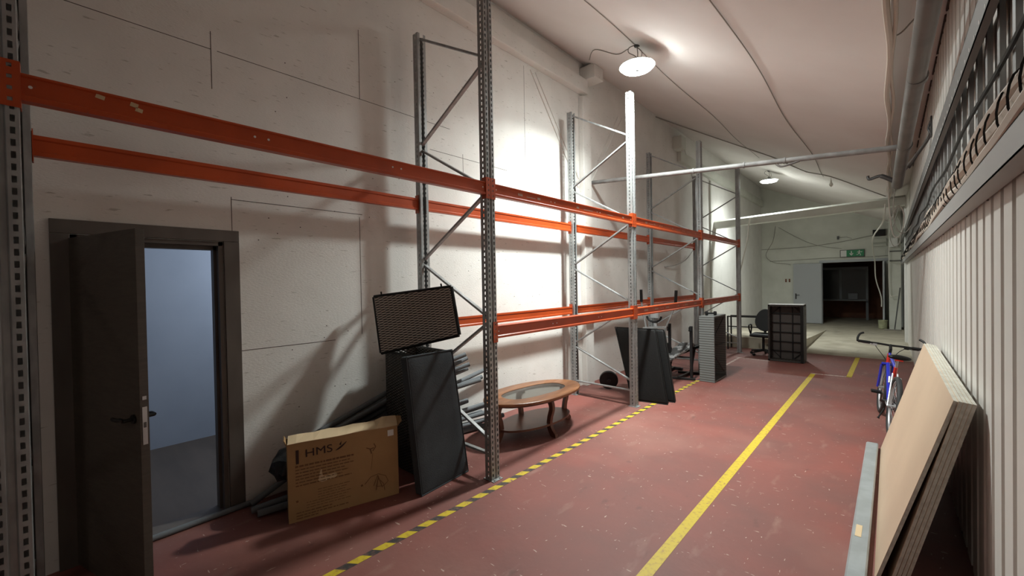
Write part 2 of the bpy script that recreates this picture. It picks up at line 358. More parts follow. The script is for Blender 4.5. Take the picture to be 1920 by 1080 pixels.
# ---------------------------------------------------------------- door 1: casing, frame, open leaf
d1=thing('door_1',(XW,0.45,0),None,None); d1['kind']='structure'
cs=MB(); t=0.024
for (a_,b_) in (((-0.055,0),(DY0,2.155)),((DY1+0.005,0),(0.972,2.155)),((-0.055,2.1555),(0.972,2.245))):
    MB().box((XW,a_[0],a_[1]),(XW+t,b_[0],b_[1])).build('casing',M['casing'],d1,bevel=0.003)
fr=MB()
fr.box((XW-0.14,DY0,0),(XW+0.01,DY0+0.03,2.15)).box((XW-0.14,DY1-0.03,0),(XW+0.01,DY1,2.15)).box((XW-0.14,DY0,2.12),(XW+0.01,DY1,2.15))
fr.box((XW-0.14,DY1-0.05,0),(XW-0.06,DY1-0.03,2.12)).box((XW-0.14,DY0,2.09),(XW-0.06,DY1,2.12))
fr.build('frame',M['casing'],d1)
# leaf from hinge to free edge
H0=Vector((XW+0.005,0.066,0)); H1=Vector((-3.075,0.312,0)); dv=(H1-H0).normalized(); nv=Vector((dv.y,-dv.x,0))
def leafbox(mb,a0,a1,z0,z1,n0,n1):
    P=[H0+dv*a0+nv*n0,H0+dv*a1+nv*n0,H0+dv*a1+nv*n1,H0+dv*a0+nv*n1]
    return mb.add([(p.x,p.y,z0) for p in P]+[(p.x,p.y,z1) for p in P],[(0,3,2,1),(4,5,6,7),(0,1,5,4),(1,2,6,5),(2,3,7,6),(3,0,4,7)])
LL=(H1-H0).length
leaf=leafbox(MB(),0,LL,0.012,2.125,0,0.042).build('leaf',M['doorwood'],d1,bevel=0.002)
lk=leafbox(MB(),LL,LL+0.0025,0.92,1.13,0.010,0.032); leafbox(lk,LL,LL+0.0025,1.17,1.19,0.012,0.030); lk.build('lock_plate',M['silver'],leaf)
lb=leafbox(MB(),LL,LL+0.004,1.015,1.045,0.015,0.027); lb.build('latch',M['steel_dark'],leaf)
for sgn,n0 in ((1,0.042),(-1,0.0)):
    hb=MB(); c0=H0+dv*(LL-0.065)+nv*n0; c0.z=1.06
    hb.tube([c0,c0+nv*sgn*0.01],0.026,16); hb.tube([c0,c0+nv*sgn*0.05],0.010,10)
    a=c0+nv*sgn*0.05
    hb.tube(spline([a,a-dv*0.03+Vector((0,0,0.004)),a-dv*0.08-Vector((0,0,0.004)),a-dv*0.13-Vector((0,0,0.002))],4),[0.011]*12+[0.008],10)
    hb.build('handle',M['black'],leaf,smooth=True)
hg=MB()
for z in (0.25,1.1,1.9): hg.tube([(H0.x,H0.y-0.008,z-0.05),(H0.x,H0.y-0.008,z+0.05)],0.008,8)
hg.build('hinge',M['steel_dark'],d1)
MB().box((XW-0.14,DY0+0.03,0),(XW+0.02,DY1-0.03,0.018)).build('threshold',M['casing'],d1,bevel=0.004)
# ---------------------------------------------------------------- dark room beyond the far door
struct(MB().box((-3.2,23.2,0),(0.5,23.35,3.2)).build('wall_far_room',M['brown']))
struct(MB().box((0.35,YE+0.15,0),(0.5,23.2,3.2)).build('wall_far_room.001',M['brown']))
struct(MB().box((-3.3,YE+0.15,0),(-3.2,23.2,3.2)).build('wall_far_room.002',M['brown']))
struct(MB().box((-3.3,YE+0.15,3.0),(0.5,23.35,3.2)).build('ceiling.003',M['brown']))
cb=thing('glazed_partition',(-1.4,22.2,0),'grey glazed counter partition in the dark room beyond the far doorway','partition')
f=MB(); f.box((-2.6,22.2,0.78),(-0.62,22.26,0.86)).box((-2.6,22.2,2.10),(-0.62,22.26,2.2)); 
for x in (-2.6,-1.55,-0.70): f.box((x,22.2,0.86),(x+0.08,22.26,2.10))
f.box((-0.70,22.2,0),(-0.62,22.26,0.8)); f.build('frame',M['cabinet'],cb)
for i,x in enumerate((-2.52,-1.47)):
    MB().box((x,22.22,0.86),(x+(0.97 if i==0 else 0.77),22.235,2.10)).build('pane',M['darkpane'],cb)
MB().box((-2.6,21.98,0.80),(-0.62,22.3,0.84)).build('shelf',M['cabinet'],cb)
MB().box((-1.25,22.06,0.86),(-0.95,22.14,1.10)).build('letter_slot_box',M['cabinet'],cb)
# far door frame and leaves
d2=thing('door_2',(-1.0,YE,0),None,None); d2['kind']='structure'
f=MB(); f.box((-1.97,YE-0.04,2.34),(0.02,YE+0.16,2.43)).box((-0.16,YE-0.03,0),(-0.08,YE+0.16,2.35)).box((-1.95,YE-0.03,0),(-1.88,YE+0.16,2.35)); f.build('frame',M['doorpale'],d2,bevel=0.006)
lf=MB().box((-2.80,YE-0.10,0.02),(-1.90,YE-0.05,2.33)).build('leaf',M['doorpale'],d2,bevel=0.004)
h=MB().box((-2.735,YE-0.112,0.95),(-2.70,YE-0.10,1.17)); h.tube([(-2.717,YE-0.10,1.11),(-2.717,YE-0.16,1.11),(-2.59,YE-0.16,1.11)],0.011,8); h.build('handle',M['black'],lf)
lf2=MB().box((-0.16,18.92,0.02),(-0.11,YE-0.04,2.30)).build('leaf',M['doorpale'],d2,bevel=0.004)
# ---------------------------------------------------------------- exit sign
ex=thing('exit_sign',(-1.0,YE-0.02,2.66),'green and white emergency exit sign with arrow and running figure above the far doorway','exit sign')
zs,xs=2.52,-1.345; sw,sh=0.70,0.27
MB().box((xs,YE-0.05,zs),(xs+sw,YE-0.001,zs+sh)).build('housing',M['steel_dark'],ex,bevel=0.006)
MB().box((xs+0.02,YE-0.054,zs+0.02),(xs+0.19,YE-0.05,zs+sh-0.02)).build('white_field',M['white'],ex)
MB().box((xs+0.19,YE-0.055,zs+0.02),(xs+sw-0.02,YE-0.05,zs+sh-0.02)).build('green_field',M['green'],ex)
a=MB(); yf=YE-0.058; ax=xs+0.33; az=zs+0.135
a.box((ax-0.012,yf,az-0.02),(ax+0.012,yf+0.003,az+0.085))
a.add([(ax-0.06,yf,az-0.01),(ax,yf,az-0.085),(ax+0.06,yf,az-0.01),(ax+0.04,yf,az+0.01),(ax,yf,az-0.045),(ax-0.04,yf,az+0.01)]+[(ax-0.06,yf+0.003,az-0.01),(ax,yf+0.003,az-0.085),(ax+0.06,yf+0.003,az-0.01),(ax+0.04,yf+0.003,az+0.01),(ax,yf+0.003,az-0.045),(ax-0.04,yf+0.003,az+0.01)],
  [(0,1,4,5),(1,2,3,4),(6,7,10,11),(7,8,9,10),(0,1,7,6),(1,2,8,7),(2,3,9,8),(3,4,10,9),(4,5,11,10),(5,0,6,11)])
a.build('arrow',M['white'],ex)
m_=MB(); rx=xs+0.56; 
m_.tube([(rx-0.005,yf,az+0.085),(rx-0.005,yf+0.003,az+0.085)],0.017,10)
for p,q,t_ in (((0,0.06),(-0.02,-0.01),0.035),((-0.02,-0.01),(0.03,-0.04),0.02),((0.03,-0.04),(0.02,-0.09),0.018),((-0.02,-0.01),(-0.05,-0.05),0.02),((-0.05,-0.05),(-0.09,-0.055),0.018),((0,0.055),(0.05,0.03),0.015),((0.05,0.03),(0.075,0.06),0.014),((0,0.055),(-0.05,0.05),0.015),((-0.05,0.05),(-0.065,0.015),0.014)):
    m_.bar((rx+p[0],yf+0.0015,az+p[1]),(rx+q[0],yf+0.0015,az+q[1]),0.003,t_,(0,0,1))
m_.build('running_figure',M['white'],ex)
# ================================================================= FLOOR MARKINGS
def quad_strip(mb,p,q,wd_,z=0.0012):
    p=Vector((*p,0)); q=Vector((*q,0)); d=(q-p).normalized(); a=Vector((-d.y,d.x,0))*wd_/2
    return mb.add([(v.x,v.y,zz) for zz in (0.0002,z) for v in (p-a,q-a,q+a,p+a)],[(0,3,2,1),(4,5,6,7),(0,1,5,4),(1,2,6,5),(2,3,7,6),(3,0,4,7)])
o=MB(); quad_strip(o,(-1.14,-3),(-1.045,9.36),0.075); tag(o.build('painted_line',M['yellow'],origin=(-1.09,3,0)),'long solid yellow line painted down the middle of the red floor','floor line')
o=MB(); quad_strip(o,(-0.535,9.40),(-0.515,11.80),0.075); tag(o.build('painted_line',M['yellow'],origin=(-0.52,10.6,0)),'short yellow line meeting the beige floor, behind the bicycle','floor line')
o=MB(); quad_strip(o,(-1.08,9.38),(-0.50,9.44),0.035); tag(o.build('painted_line',M['tapewhite'],origin=(-0.8,9.4,0)),'thin whitish cross line joining the two solid yellow lines','floor line')
o=MB(); quad_strip(o,(-2.62,10.35),(-1.9,10.25),0.03); tag(o.build('painted_line',M['tapewhite'],origin=(-2.2,10.3,0)),'thin worn pale line on the red floor in front of the office chair','floor line')
hz=thing('hazard_tape',(-2.52,4,0),'yellow and black striped hazard tape along the foot of the rack','floor tape')
base=MB(); quad_strip(base,(-2.585,-3.0),(-2.50,7.7),0.062,0.0010); base.build('black_tape',M['tapeblack'],hz)
ys=MB(); y=-2.9
while y<7.6:
    L=0.10; sk=0.045; xx=-2.561-(-0.0079)*y
    for z in (0.0014,): ys.add([(xx-0.031,y,0.0011),(xx+0.031,y+sk,0.0011),(xx+0.031,y+sk+L,0.0011),(xx-0.031,y+L,0.0011),(xx-0.031,y,z),(xx+0.031,y+sk,z),(xx+0.031,y+sk+L,z),(xx-0.031,y+L,z)],[(0,3,2,1),(4,5,6,7),(0,1,5,4),(1,2,6,5),(2,3,7,6),(3,0,4,7)])
    y+=0.178
tag(ys.build('yellow_stripes',M['yellow'],hz),'yellow slanted stripes')
wn=MB(); y=8.3
while y<10.3: quad_strip(wn,(-2.52,y),(-2.50,y+0.10),0.04); y+=0.16
tag(wn.build('painted_line',M['tapewhite'],origin=(-2.5,9.3,0)),'worn pale dashed line on the floor beyond the grey rattan chest','floor line')
# ================================================================= PALLET RACK
XF,XB=-2.645,-3.725          # outer faces (aisle side / wall side)
FY=[-0.16,2.62,5.46,8.32,11.06]
rack=thing('pallet_rack',(-3.18,5.5,0),'tall galvanised pallet rack with orange beams along the left wall','pallet rack')
def post_mesh(H):
    pts=[(-.08,-.022,0),(-.08,-.05,0),(-.046,-.05,0),(-.034,-.05,1),(0,-.05,0),(0,-.040,0),(0,-.026,1),(0,-.016,0),(-.012,-.010,0),(-.012,.010,0),(0,.016,0),(0,.026,0),(0,.040,1),(0,.05,0),(-.034,.05,0),(-.046,.05,1),(-.08,.05,0),(-.08,.022,0)]
    zs=[0.0,0.03]; z=0.03
    while z+0.05<H: zs+=[z+0.028,z+0.05]; z+=0.05
    zs.append(H); mb=MB(); n=len(pts)
    mb.v=[(p[0],p[1],zz) for zz in zs for p in pts]
    for j in range(len(zs)-1):
        hole=(j%2==1)
        for i in range(n-1):
            if hole and pts[i+1][2]==1: continue
            mb.f.append((j*n+i,j*n+i+1,(j+1)*n+i+1,(j+1)*n+i))
    return mb
ZT=4.44
pfront=None
for k,fy in enumerate(FY):
    for side,x,rot in (('f',XF,0),('b',XB,math.pi)):
        if pfront is None:
            p=post_mesh(ZT).build('post',M['steel'],None,solid=0.0025); pfront=p; 
        else:
            p=pfront.copy(); COL.objects.link(p)
        p.parent=rack; p.location=Vector((x,fy,0.004))-rack.location; p.rotation_euler=(0,0,rot)
        sx=1 if side=='f' else -1
        fp=MB().box((-.10,-.06,0),(.035,.06,.005)); fp.tube([(.02,0.035,0),(.02,0.035,.014)],0.008,6); fp.tube([(.02,-0.035,0),(.02,-0.035,.014)],0.008,6)
        q=fp.build('foot_plate',M['steel'],p); q.location=(0,0,-0.003)
# bracing
fx,bx=XF-0.055,XB+0.055
def cch(mb,p,q):
    p=Vector(p);q=Vector(q); mb.bar(p,q,0.022,0.040,(0,1,0)); return mb
for fy in FY:
    nodes=[(bx,4.40),(fx,3.82),(bx,3.25),(fx,2.64),(bx,2.03),(fx,1.46),(bx,0.80),(fx,0.33)]
    for i in range(len(nodes)-1):
        o=0.03 if i%2 else -0.03
        z0=nodes[i][1]-(0.035 if i else 0); z1=nodes[i+1][1]+(0.02)
        cch(MB(),(nodes[i][0],fy,z0),(nodes[i+1][0],fy,z1)).build('brace',M['steel'],rack,bevel=0.003)
    cch(MB(),(bx,fy,0.22),(fx,fy,0.22)).build('brace',M['steel'],rack,bevel=0.003)
# beams
def beam(side,k,ztop):
    y0=FY[k]+0.054; y1=FY[k+1]-0.054; Hh=0.12; zb=ztop-Hh
    x=(XF if side=='f' else XB); s=1 if side=='f' else -1
    pr=[(-.05,0),(0.0,0),(0.0,.020),(-.010,.028),(-.010,.098),(-.002,.104),(-.002,.112),(-.022,.12),(-.05,.12),(-.05,.098),(-.043,.09),(-.043,.03),(-.05,.022)]
    mb=MB().prism([(p[0],p[1]) for p in pr],y0+.004,y1-.004,lambda p,t:(x+s*p[0],t,zb+p[1]))
    bo=mb.build('beam',M['orange'],rack)
    for ye,sg in ((y0,1),(y1,-1)):
        cn=MB(); zc0=zb-0.035; zc1=ztop+0.035
        a,b_=sorted((x+s*0.001,x+s*0.0055)); ya,yb=sorted((ye-sg*0.052,ye))
        yc=[ya,ya+(yb-ya)*0.36,ya+(yb-ya)*0.64,yb]; zz=[zc0]
        for hk in range(4): zz+=[zc0+0.022+0.046*hk,zc0+0.038+0.046*hk]
        zz.append(zc1)
        for i_ in range(3):
            for j_ in range(len(zz)-1):
                if i_==1 and j_%2==1: continue
                cn.box((a,yc[i_],zz[j_]),(b_,yc[i_+1],zz[j_+1]))
        a,b_=sorted((x+s*0.0055,x-s*0.052)); ya,yb=sorted((ye-sg*0.0,ye+sg*0.004))
        cn.box((a,ya,zc0),(b_,yb,zc1))
        c_=cn.build('connector',M['orange'],bo)
    # pale discs for bolt holes, the light through them put into the colour
    hl=MB()
    for yy in (y0+0.03,y0+0.86,y0+0.93,y1-0.93,y1-0.86,y1-0.03):
        MB().tube([(x-s*0.0105,yy,zb+0.063),(x-s*0.0085,yy,zb+0.063)],0.0065,10).build('bolt_hole',M['white'],bo)
    if side=='f' and k>0:
        st=MB()
        ss=((0.33,0.40),(0.46,0.60),(0.63,0.68),(1.35,1.40),(1.5,1.7),(2.05,2.2),(2.45,2.5)) if ztop>2 else (((0.25,0.38),(0.62,0.75),(1.05,1.18),(1.55,1.62),(1.9,2.03),(2.35,2.48)) if k<3 else tuple((0.1+i*0.33,0.22+i*0.33) for i in range(8)))
        if not(ztop<2 and k==1):
            for (a,b_) in ss: MB().box((x-s*0.0103,y0+a,zb+0.055),(x-s*0.0090,y0+b_,zb+(0.062 if b_-a>0.13 else 0.078))).build('faded_sticker',M['inkbeam'],bo)
    return bo

for k in range(4): beam('f',k,2.70); beam('b',k,2.70)
for k in range(1,4): beam('f',k,1.40); beam('b',k,1.40)
# paper scraps stuck on the nearest beam
sc=MB()
for (yy,zz,a,b_) in ((0.13,2.672,0.030,0.018),(0.245,2.670,0.028,0.020),(0.262,2.650,0.026,0.018)):
    sc.add([(XF-0.008,yy-a/2,zz-b_/2),(XF-0.008,yy+a/2,zz-b_/2-.006),(XF-0.008,yy+a/2+.004,zz+b_/2-.006),(XF-0.008,yy-a/2+.005,zz+b_/2),
            (XF-0.0100,yy-a/2,zz-b_/2),(XF-0.0100,yy+a/2,zz-b_/2-.006),(XF-0.0100,yy+a/2+.004,zz+b_/2-.006),(XF-0.0100,yy-a/2+.005,zz+b_/2)],[(0,1,2,3),(7,6,5,4),(0,4,5,1),(1,5,6,2),(2,6,7,3),(3,7,4,0)])
tag(sc.build('paper_scrap',M['cardin'],rack),'torn pale paper scraps stuck on the nearest upper beam')
# ================================================================= LAMPS
def lamp(x,y,z,R_,k_,label,arm):
    t=thing('high_bay_lamp',(x,y,z),label,'lamp','round hanging lamps')
    MB().lathe([(R_*0.3,0.085),(R_*0.35,0.08),(R_*0.5,0.05),(R_*1.0,0.036),(R_*1.19,0.022),(R_*1.19,0.017),(R_*0.96,0.019),(R_*0.93,0.012),(R_*0.9,0.010),(0.01,0.006)][::-1],36,(x,y,z)).build('housing',M['lamp'],t,smooth=True)  # flange widened past the lens to keep its rim light off the ceiling
    MB().lathe([(0.02,-0.022),(R_*0.80,-0.019),(R_*0.99,-0.012),(R_*1.0,-0.008),(R_*1.0,0.012),(R_*0.97,0.015)],36,(x,y,z)).build('lens',M['lens'] if k_==1 else M['lens2'],t,smooth=True)
    MB().lathe([(0.026,-0.034),(0.026,-0.020)],12,(x,y,z)).build('sensor',M['lamp'],t)
    zt=zc(x-0.02)-0.0
    MB().tube([(x,y,z+0.08),(x,y,z+0.13)],0.035,14).build('driver',M['lamp'],t)
    h=MB(); h.tube(spline([(x,y,z+0.13),(x+0.012,y,z+0.17),(x,y+.01,zt-0.05),(x-0.01,y,zt)],5),0.006,6); h.tube(spline([(x-.01,y,zt-.005),(x-0.09,y-.03,zt-0.02),(x-0.10,y-.03,zt-0.08),(x-0.03,y,z+0.17),(x,y,z+0.12)],6),0.006,6)
    h.tube(spline([(x+.01,y,zt-.05),(x+0.05,y+.03,zt-0.10),(x+.05,y+.02,z+0.14),(x+0.01,y,z+0.10)],6),0.005,6)
    h.build('hanging_cable',M['cableg'],t,smooth=True)
    MB().box((x-0.03,y-0.02,zt-0.03),(x+0.03,y+0.02,zt+0.01)).build('ceiling_hook',M['steel_dark'],t)
    return t
lamp(*LAMPS[0],'bright round high bay lamp hanging nearest, above the second rack frame',0)
lamp(*LAMPS[1],'smaller-looking round lamp glowing far back near the cross beam',0)
jl=thing('bulb_socket',(-1.16,13.2,4.1),'small unlit bare bulb hanging from the ceiling before the cross beam','bulb')
bx_,by_=-1.02,12.6; zt=zc(bx_)
MB().lathe([(0.002,-0.10),(0.03,-0.08),(0.042,-0.045),(0.03,-0.01),(0.018,0.02),(0.018,0.06)],14,(bx_,by_,zt-0.12)).build('bulb',M['cablew'],jl,smooth=True)
MB().tube([(bx_,by_,zt-0.07),(bx_,by_,zt+0.01)],0.006,6).build('cord',M['cableg'],jl)
# ================================================================= PIPES AND CEILING CABLES
cp=thing('cross_pipe',(-1.9,6.4,3.4),'grey pipe crossing the hall from the left wall to the overhead pipe','pipe')
P0=Vector((XW+0.02,6.40,3.545)); P1=Vector((0.085,6.55,3.27))
MB().tube([P0,P1],0.034,14).build('pipe',M['pipel'],cp,smooth=True)
for tt in (0.43,0.60,0.72):
    p=P0.lerp(P1,tt); q=P0.lerp(P1,tt+0.006); MB().tube([p,q],0.041,14).build('collar',M['pipel'],cp)
wp=P0.lerp(P1,0.70); MB().tube(spline([wp+Vector((0,0,-.03)),wp+Vector((0.05,0,-.075)),wp+Vector((0.14,0,-.07)),wp+Vector((0.26,0,-.045))],5),0.014,8).build('loose_strap',M['pipe'],cp,smooth=True)
op=thing('overhead_pipe',(0.15,5.5,3.2),'thick grey pipe running overhead beside the ribbed wall','pipe')
Q0=Vector((0.205,0.4,3.80)); Q1=Vector((0.093,7.9,3.055))
MB().tube([Vector((0.20,-2.0,3.60)),Vector((0.19,3.4,3.43)),Q1],0.058,20).build('pipe',M['pipe'],op,smooth=True)
for yv,zv,xv in ((4.55,3.335,0.172),(6.2,3.2,0.134)): MB().tube([(xv,yv-0.03,zv+0.002),(xv,yv+0.03,zv-0.002)],0.064,20).build('collar',M['pipe'],op,smooth=True)
MB().tube([Q1+Vector((0,-0.02,0)),Q1+Vector((0,0.05,-0.005))],0.045,16).build('pipe_end',M['steel_dark'],op)
br=thing('pipe_bracket',(0.3,7.2,3.2),'dark bent steel bracket tying the overhead pipe to the ribbed wall','bracket')
MB().tube(spline([(0.358,6.6,3.42),(0.33,6.9,3.36),(0.2,7.25,3.20),(0.12,7.4,3.12)],5),0.020,8).build('arm',M['pipe'],br,smooth=True)
MB().tube(spline([(0.355,6.6,3.52),(0.335,6.62,3.44),(0.352,6.63,3.36),(0.30,6.9,3.30),(0.2,7.3,3.16)],5),0.010,8).build('tie',M['steel_dark'],br,smooth=True)
MB().box((0.35,6.55,3.34),(0.364,6.65,3.56)).build('wall_plate',M['steel_dark'],br)
sp=thing('ceiling_strap',(-0.1,7.9,3.1),'dark twisted strap sticking out left of the overhead pipe end','strap')
MB().tube(spline([(0.06,7.9,3.12),(-0.05,7.9,3.20),(-0.10,7.92,3.22),(-0.20,7.95,3.20),(-0.22,7.95,3.25)],5),[0.03]*8+[0.022]*9+[0.018]*4,8).build('strap',M['steel_dark'],sp,smooth=True)
def cable(pts,rad,m,label,name='cable',n=6,cat='cable'):
    pp=[Vector(p) for p in pts]; o=MB().tube(spline(pp,6),rad,n).build(name,m,smooth=True,origin=tuple(pp[0])); return tag(o,label,cat)
def on_ceil(pts,off=0.012): return [(x,y,cz(x,y)-off) for x,y in pts]
s1=-2.44; s2=-1.135
cable(on_ceil([(s1+0.03*math.sin(1.7*y),y) for y in [1+0.55*i for i in range(21)]],0.009),0.0045,M['cableg'],'thin cable along the ceiling seam that passes the nearest lamp')
cable(on_ceil([(s2+0.035*math.sin(1.3*y+1),y) for y in [0.5+0.55*i for i in range(23)]],0.011),0.006,M['cableg'],'grey cable along the ceiling seam nearer the ribbed wall')
cable(on_ceil([(-3.9,9.4),(-3.3,10.0),(-2.4,10.9),(-1.9,11.4),(-1.5,12.3),(-1.0,12.2),(-0.4,12.9),(-0.05,13.3)],0.03),0.011,M['cableg'],'slack grey cable sagging across the ceiling before the cross beam')
cable(on_ceil([(-3.9,9.2),(-2.9,10.3),(-2.1,11.0),(-1.7,11.8),(-1.45,12.25)],0.05),0.010,M['cableg'],'thinner cable twisting along the slack ceiling cable')
cable(on_ceil([(-3.6,5.9),(-3.2,5.4),(-2.9,5.5),(-2.6,5.25)],0.01),0.006,M['cableg'],'short cable from the wall block to the nearest lamp')
for i,(dx,rr,lab) in enumerate(((0.0,0.022,'thick painted cable along the right edge of the ceiling'),(0.03,0.014,'thin painted cable beside the thick one at the ceiling edge'))):
    cable([(0.005+dx+0.012*math.sin(3*y+i*2),y,3.650+0.010*math.cos(4*y+i)) for y in [1+0.35*k for k in range(38)]],rr,M['cable'],lab,n=8)
# ================================================================= CABLE LADDER ON THE RIBBED WALL
cl=thing('cable_ladder',(0.35,8,2.15),'wide galvanised cable ladder mounted on the ribbed white wall','cable tray')
y0,y1=-1.0,18.2; lx0,lx1=0.285,0.355
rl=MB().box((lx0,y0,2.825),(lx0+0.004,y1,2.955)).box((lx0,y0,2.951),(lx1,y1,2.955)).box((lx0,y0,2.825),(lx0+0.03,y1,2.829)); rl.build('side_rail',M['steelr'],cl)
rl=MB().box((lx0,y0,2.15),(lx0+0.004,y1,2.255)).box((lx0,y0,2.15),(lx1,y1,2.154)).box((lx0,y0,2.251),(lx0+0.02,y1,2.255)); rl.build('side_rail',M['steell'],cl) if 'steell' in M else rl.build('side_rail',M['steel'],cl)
k=0; yy=0.6
while yy<y1 and k<62:
    MB().box((lx1-0.018,yy,2.155),(lx1,yy+0.05,2.95)).build('rung',M['steel'],cl)
    yy+=0.285; k+=1
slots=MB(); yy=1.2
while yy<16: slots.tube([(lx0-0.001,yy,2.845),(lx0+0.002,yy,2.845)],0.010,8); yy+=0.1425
tag(slots.build('slot_row',M['white'],cl),'row of small round holes, the light behind them painted in as white discs')  # light through the rail holes put into white discs
wr=MB(); yy=0.8
while yy<15:
    wr.tube([(0.30,yy,2.27),(0.34,yy+0.02,2.17),(0.362,yy+0.04,2.15)],0.005,5); yy+=0.75
wr.build('support_wire',M['steel_dark'],cl)
cabs=[(0.308,2.292,0.027,'thick beige cable lying along the ladder, outermost of the bundle'),(0.308,2.350,0.027,'beige cable strapped on top of the bundle in the ladder'),(0.312,2.404,0.022,'uppermost thinner beige cable of the bundle in the ladder'),(0.306,2.262+0.0,0.0,'')]
for i,(x,z,rr,lab) in enumerate(cabs[:3]):
    pts=[(x+0.008*math.sin(2.3*y+i*2.1),y,z+0.014*math.sin(1.9*y+i*1.3)+0.006*math.sin(5*y+i)) for y in [-0.9+0.4*k for k in range(47)]]
    tag(cable(pts,rr,M['cable'],lab,n=8),None,None,'beige cables in the ladder')
ties=MB(); yy=1.0
while yy<17.5:
    pts=[(0.309+0.031*math.cos(a),yy+0.012*math.sin(a*2),2.345+0.078*math.sin(a)) for a in [2*math.pi*i/14 for i in range(14)]]
    ties.tube(pts,0.0035,5,closed=True); yy+=0.21+0.05*math.sin(yy*9)
tag(ties.build('cable_ties',M['black'],origin=(0.33,1,2.3)),'black zip ties looped around the beige cables in the ladder','cable ties',kind='stuff')
cable([(0.322+0.006*math.sin(3*y),y,2.60+0.012*math.sin(2.6*y)) for y in [-0.9+0.4*k for k in range(44)]],0.009,M['black'],'thin black cable tied to the middle of the ladder rungs')
exec_after=[]
# ================================================================= CARDBOARD BOX
cbx=thing('cardboard_box',(-3.3,1.5,0),'large flat brown cardboard box with HMS printed on its front, leaning by the door','cardboard box')
BL=Vector((-3.335,1.11,0.002)); BR=Vector((-3.105,1.905,0.002)); up=Vector((-0.02,0.0,0.60)); e=(BR-BL).normalized(); nn=Vector((e.y,-e.x,0)); bw=(BR-BL).length; bh=0.59; th=0.155
lean=Vector((0,0,1))-nn*0.02; lean.normalize()
def bp(a,b,c=0): return BL+e*a+lean*b+nn*c      # a along, b up, c out of the front
NB=14
mb=MB(); 
# body with slightly wavy top edge
vs=[];fs=[]
for side in (0,-th):
    for j in (0,1):
        for i in range(NB+1):
            a=bw*i/NB; hh=(0 if j==0 else bh+0.003*math.sin(i*0.9)-0.008*(i/NB)); vs.append(bp(a,hh,side))
W=NB+1
for i in range(NB):
    fs.append((i,i+1,W+i+1,W+i)); fs.append((2*W+i,3*W+i,3*W+i+1,2*W+i+1)); fs.append((i,2*W+i,2*W+i+1,i+1))
fs+=[(0,W,3*W,2*W),(NB,2*W+NB,3*W+NB,W+NB)]
mb.add(vs,fs); mb.build('carton',M['card'],cbx,solid=0.005)
# top flaps
fl=MB(); vs=[]
for i in range(NB+1):
    a=bw*i/NB; vs.append(bp(a,bh+0.003*math.sin(i*0.9)-0.008*(i/NB)+0.004,0.008+0.003*math.sin(i*1.1)))
for i in range(NB+1):
    a=bw*i/NB; vs.append(bp(a+0.01,bh+0.040+0.004*math.sin(i*1.7)+(0.015 if i>NB-3 else 0),-0.085+0.005*math.sin(i*2.3)))
for i in range(NB+1):
    a=bw*i/NB; vs.append(bp(a+0.012,bh+0.015,-th+0.004))
fl.add(vs,[(i,i+1,W+i+1,W+i) for i in range(NB)]+[(W+i,W+i+1,2*W+i+1,2*W+i) for i in range(NB)])
fl.build('top_flap',M['cardin'],cbx,solid=0.005)
ef=MB().add([bp(bw,bh-0.02,0.0),bp(bw+0.045,bh+0.02,-0.01),bp(bw+0.05,bh+0.045,-0.07),bp(bw,bh+0.05,-0.08)],[(0,1,2,3)]); ef.build('end_flap',M['card'],cbx,solid=0.005)
ef=MB().add([bp(0,bh-0.02,0.0),bp(-0.022,bh+0.03,-0.02),bp(-0.018,bh+0.05,-0.08),bp(0,bh+0.01,-0.1)],[(0,1,2,3)]); ef.build('end_flap',M['card'],cbx,solid=0.005)
Rm=Matrix((e,lean,nn)).transposed().to_4x4()
def text(body,size,a,b,parent,m,name,bold=0.0,sx=1.0):
    cu=D.curves.new(name,'FONT'); cu.body=body; cu.size=size; cu.extrude=0.0008; cu.offset=bold
    ob=D.objects.new(name,cu); dg=bpy.context.evaluated_depsgraph_get(); COL.objects.link(ob); dg.update()
    me=D.meshes.new_from_object(ob.evaluated_get(dg)); D.objects.remove(ob)
    for v in me.vertices: v.co.x*=sx
    me.materials.clear(); me.materials.append(m); mo=D.objects.new(name,me); COL.objects.link(mo); mo.parent=parent
    mt=Rm.copy(); mt.translation=bp(a,b,0.0045)-parent.location; mo.matrix_local=mt; return mo
text('HMS',0.085,0.115,0.475,cbx,M['ink'],'printed_name',0.0,1.2)
def strip(mb,a0,b0,a1,b1,h,c=0.0042):
    mb.add([bp(a0,b0,c),bp(a1,b1,c),bp(a1,b1+h,c),bp(a0,b0+h,c),bp(a0,b0,c+.0008),bp(a1,b1,c+.0008),bp(a1,b1+h,c+.0008),bp(a0,b0+h,c+.0008)],[(3,2,1,0),(4,5,6,7),(0,1,5,4),(1,2,6,5),(2,3,7,6),(3,0,4,7)]); return mb
lg=MB(); strip(lg,0.055,0.435,0.075,0.435,0.105)
lg.build('printed_bar',M['ink'],cbx); lg=MB()
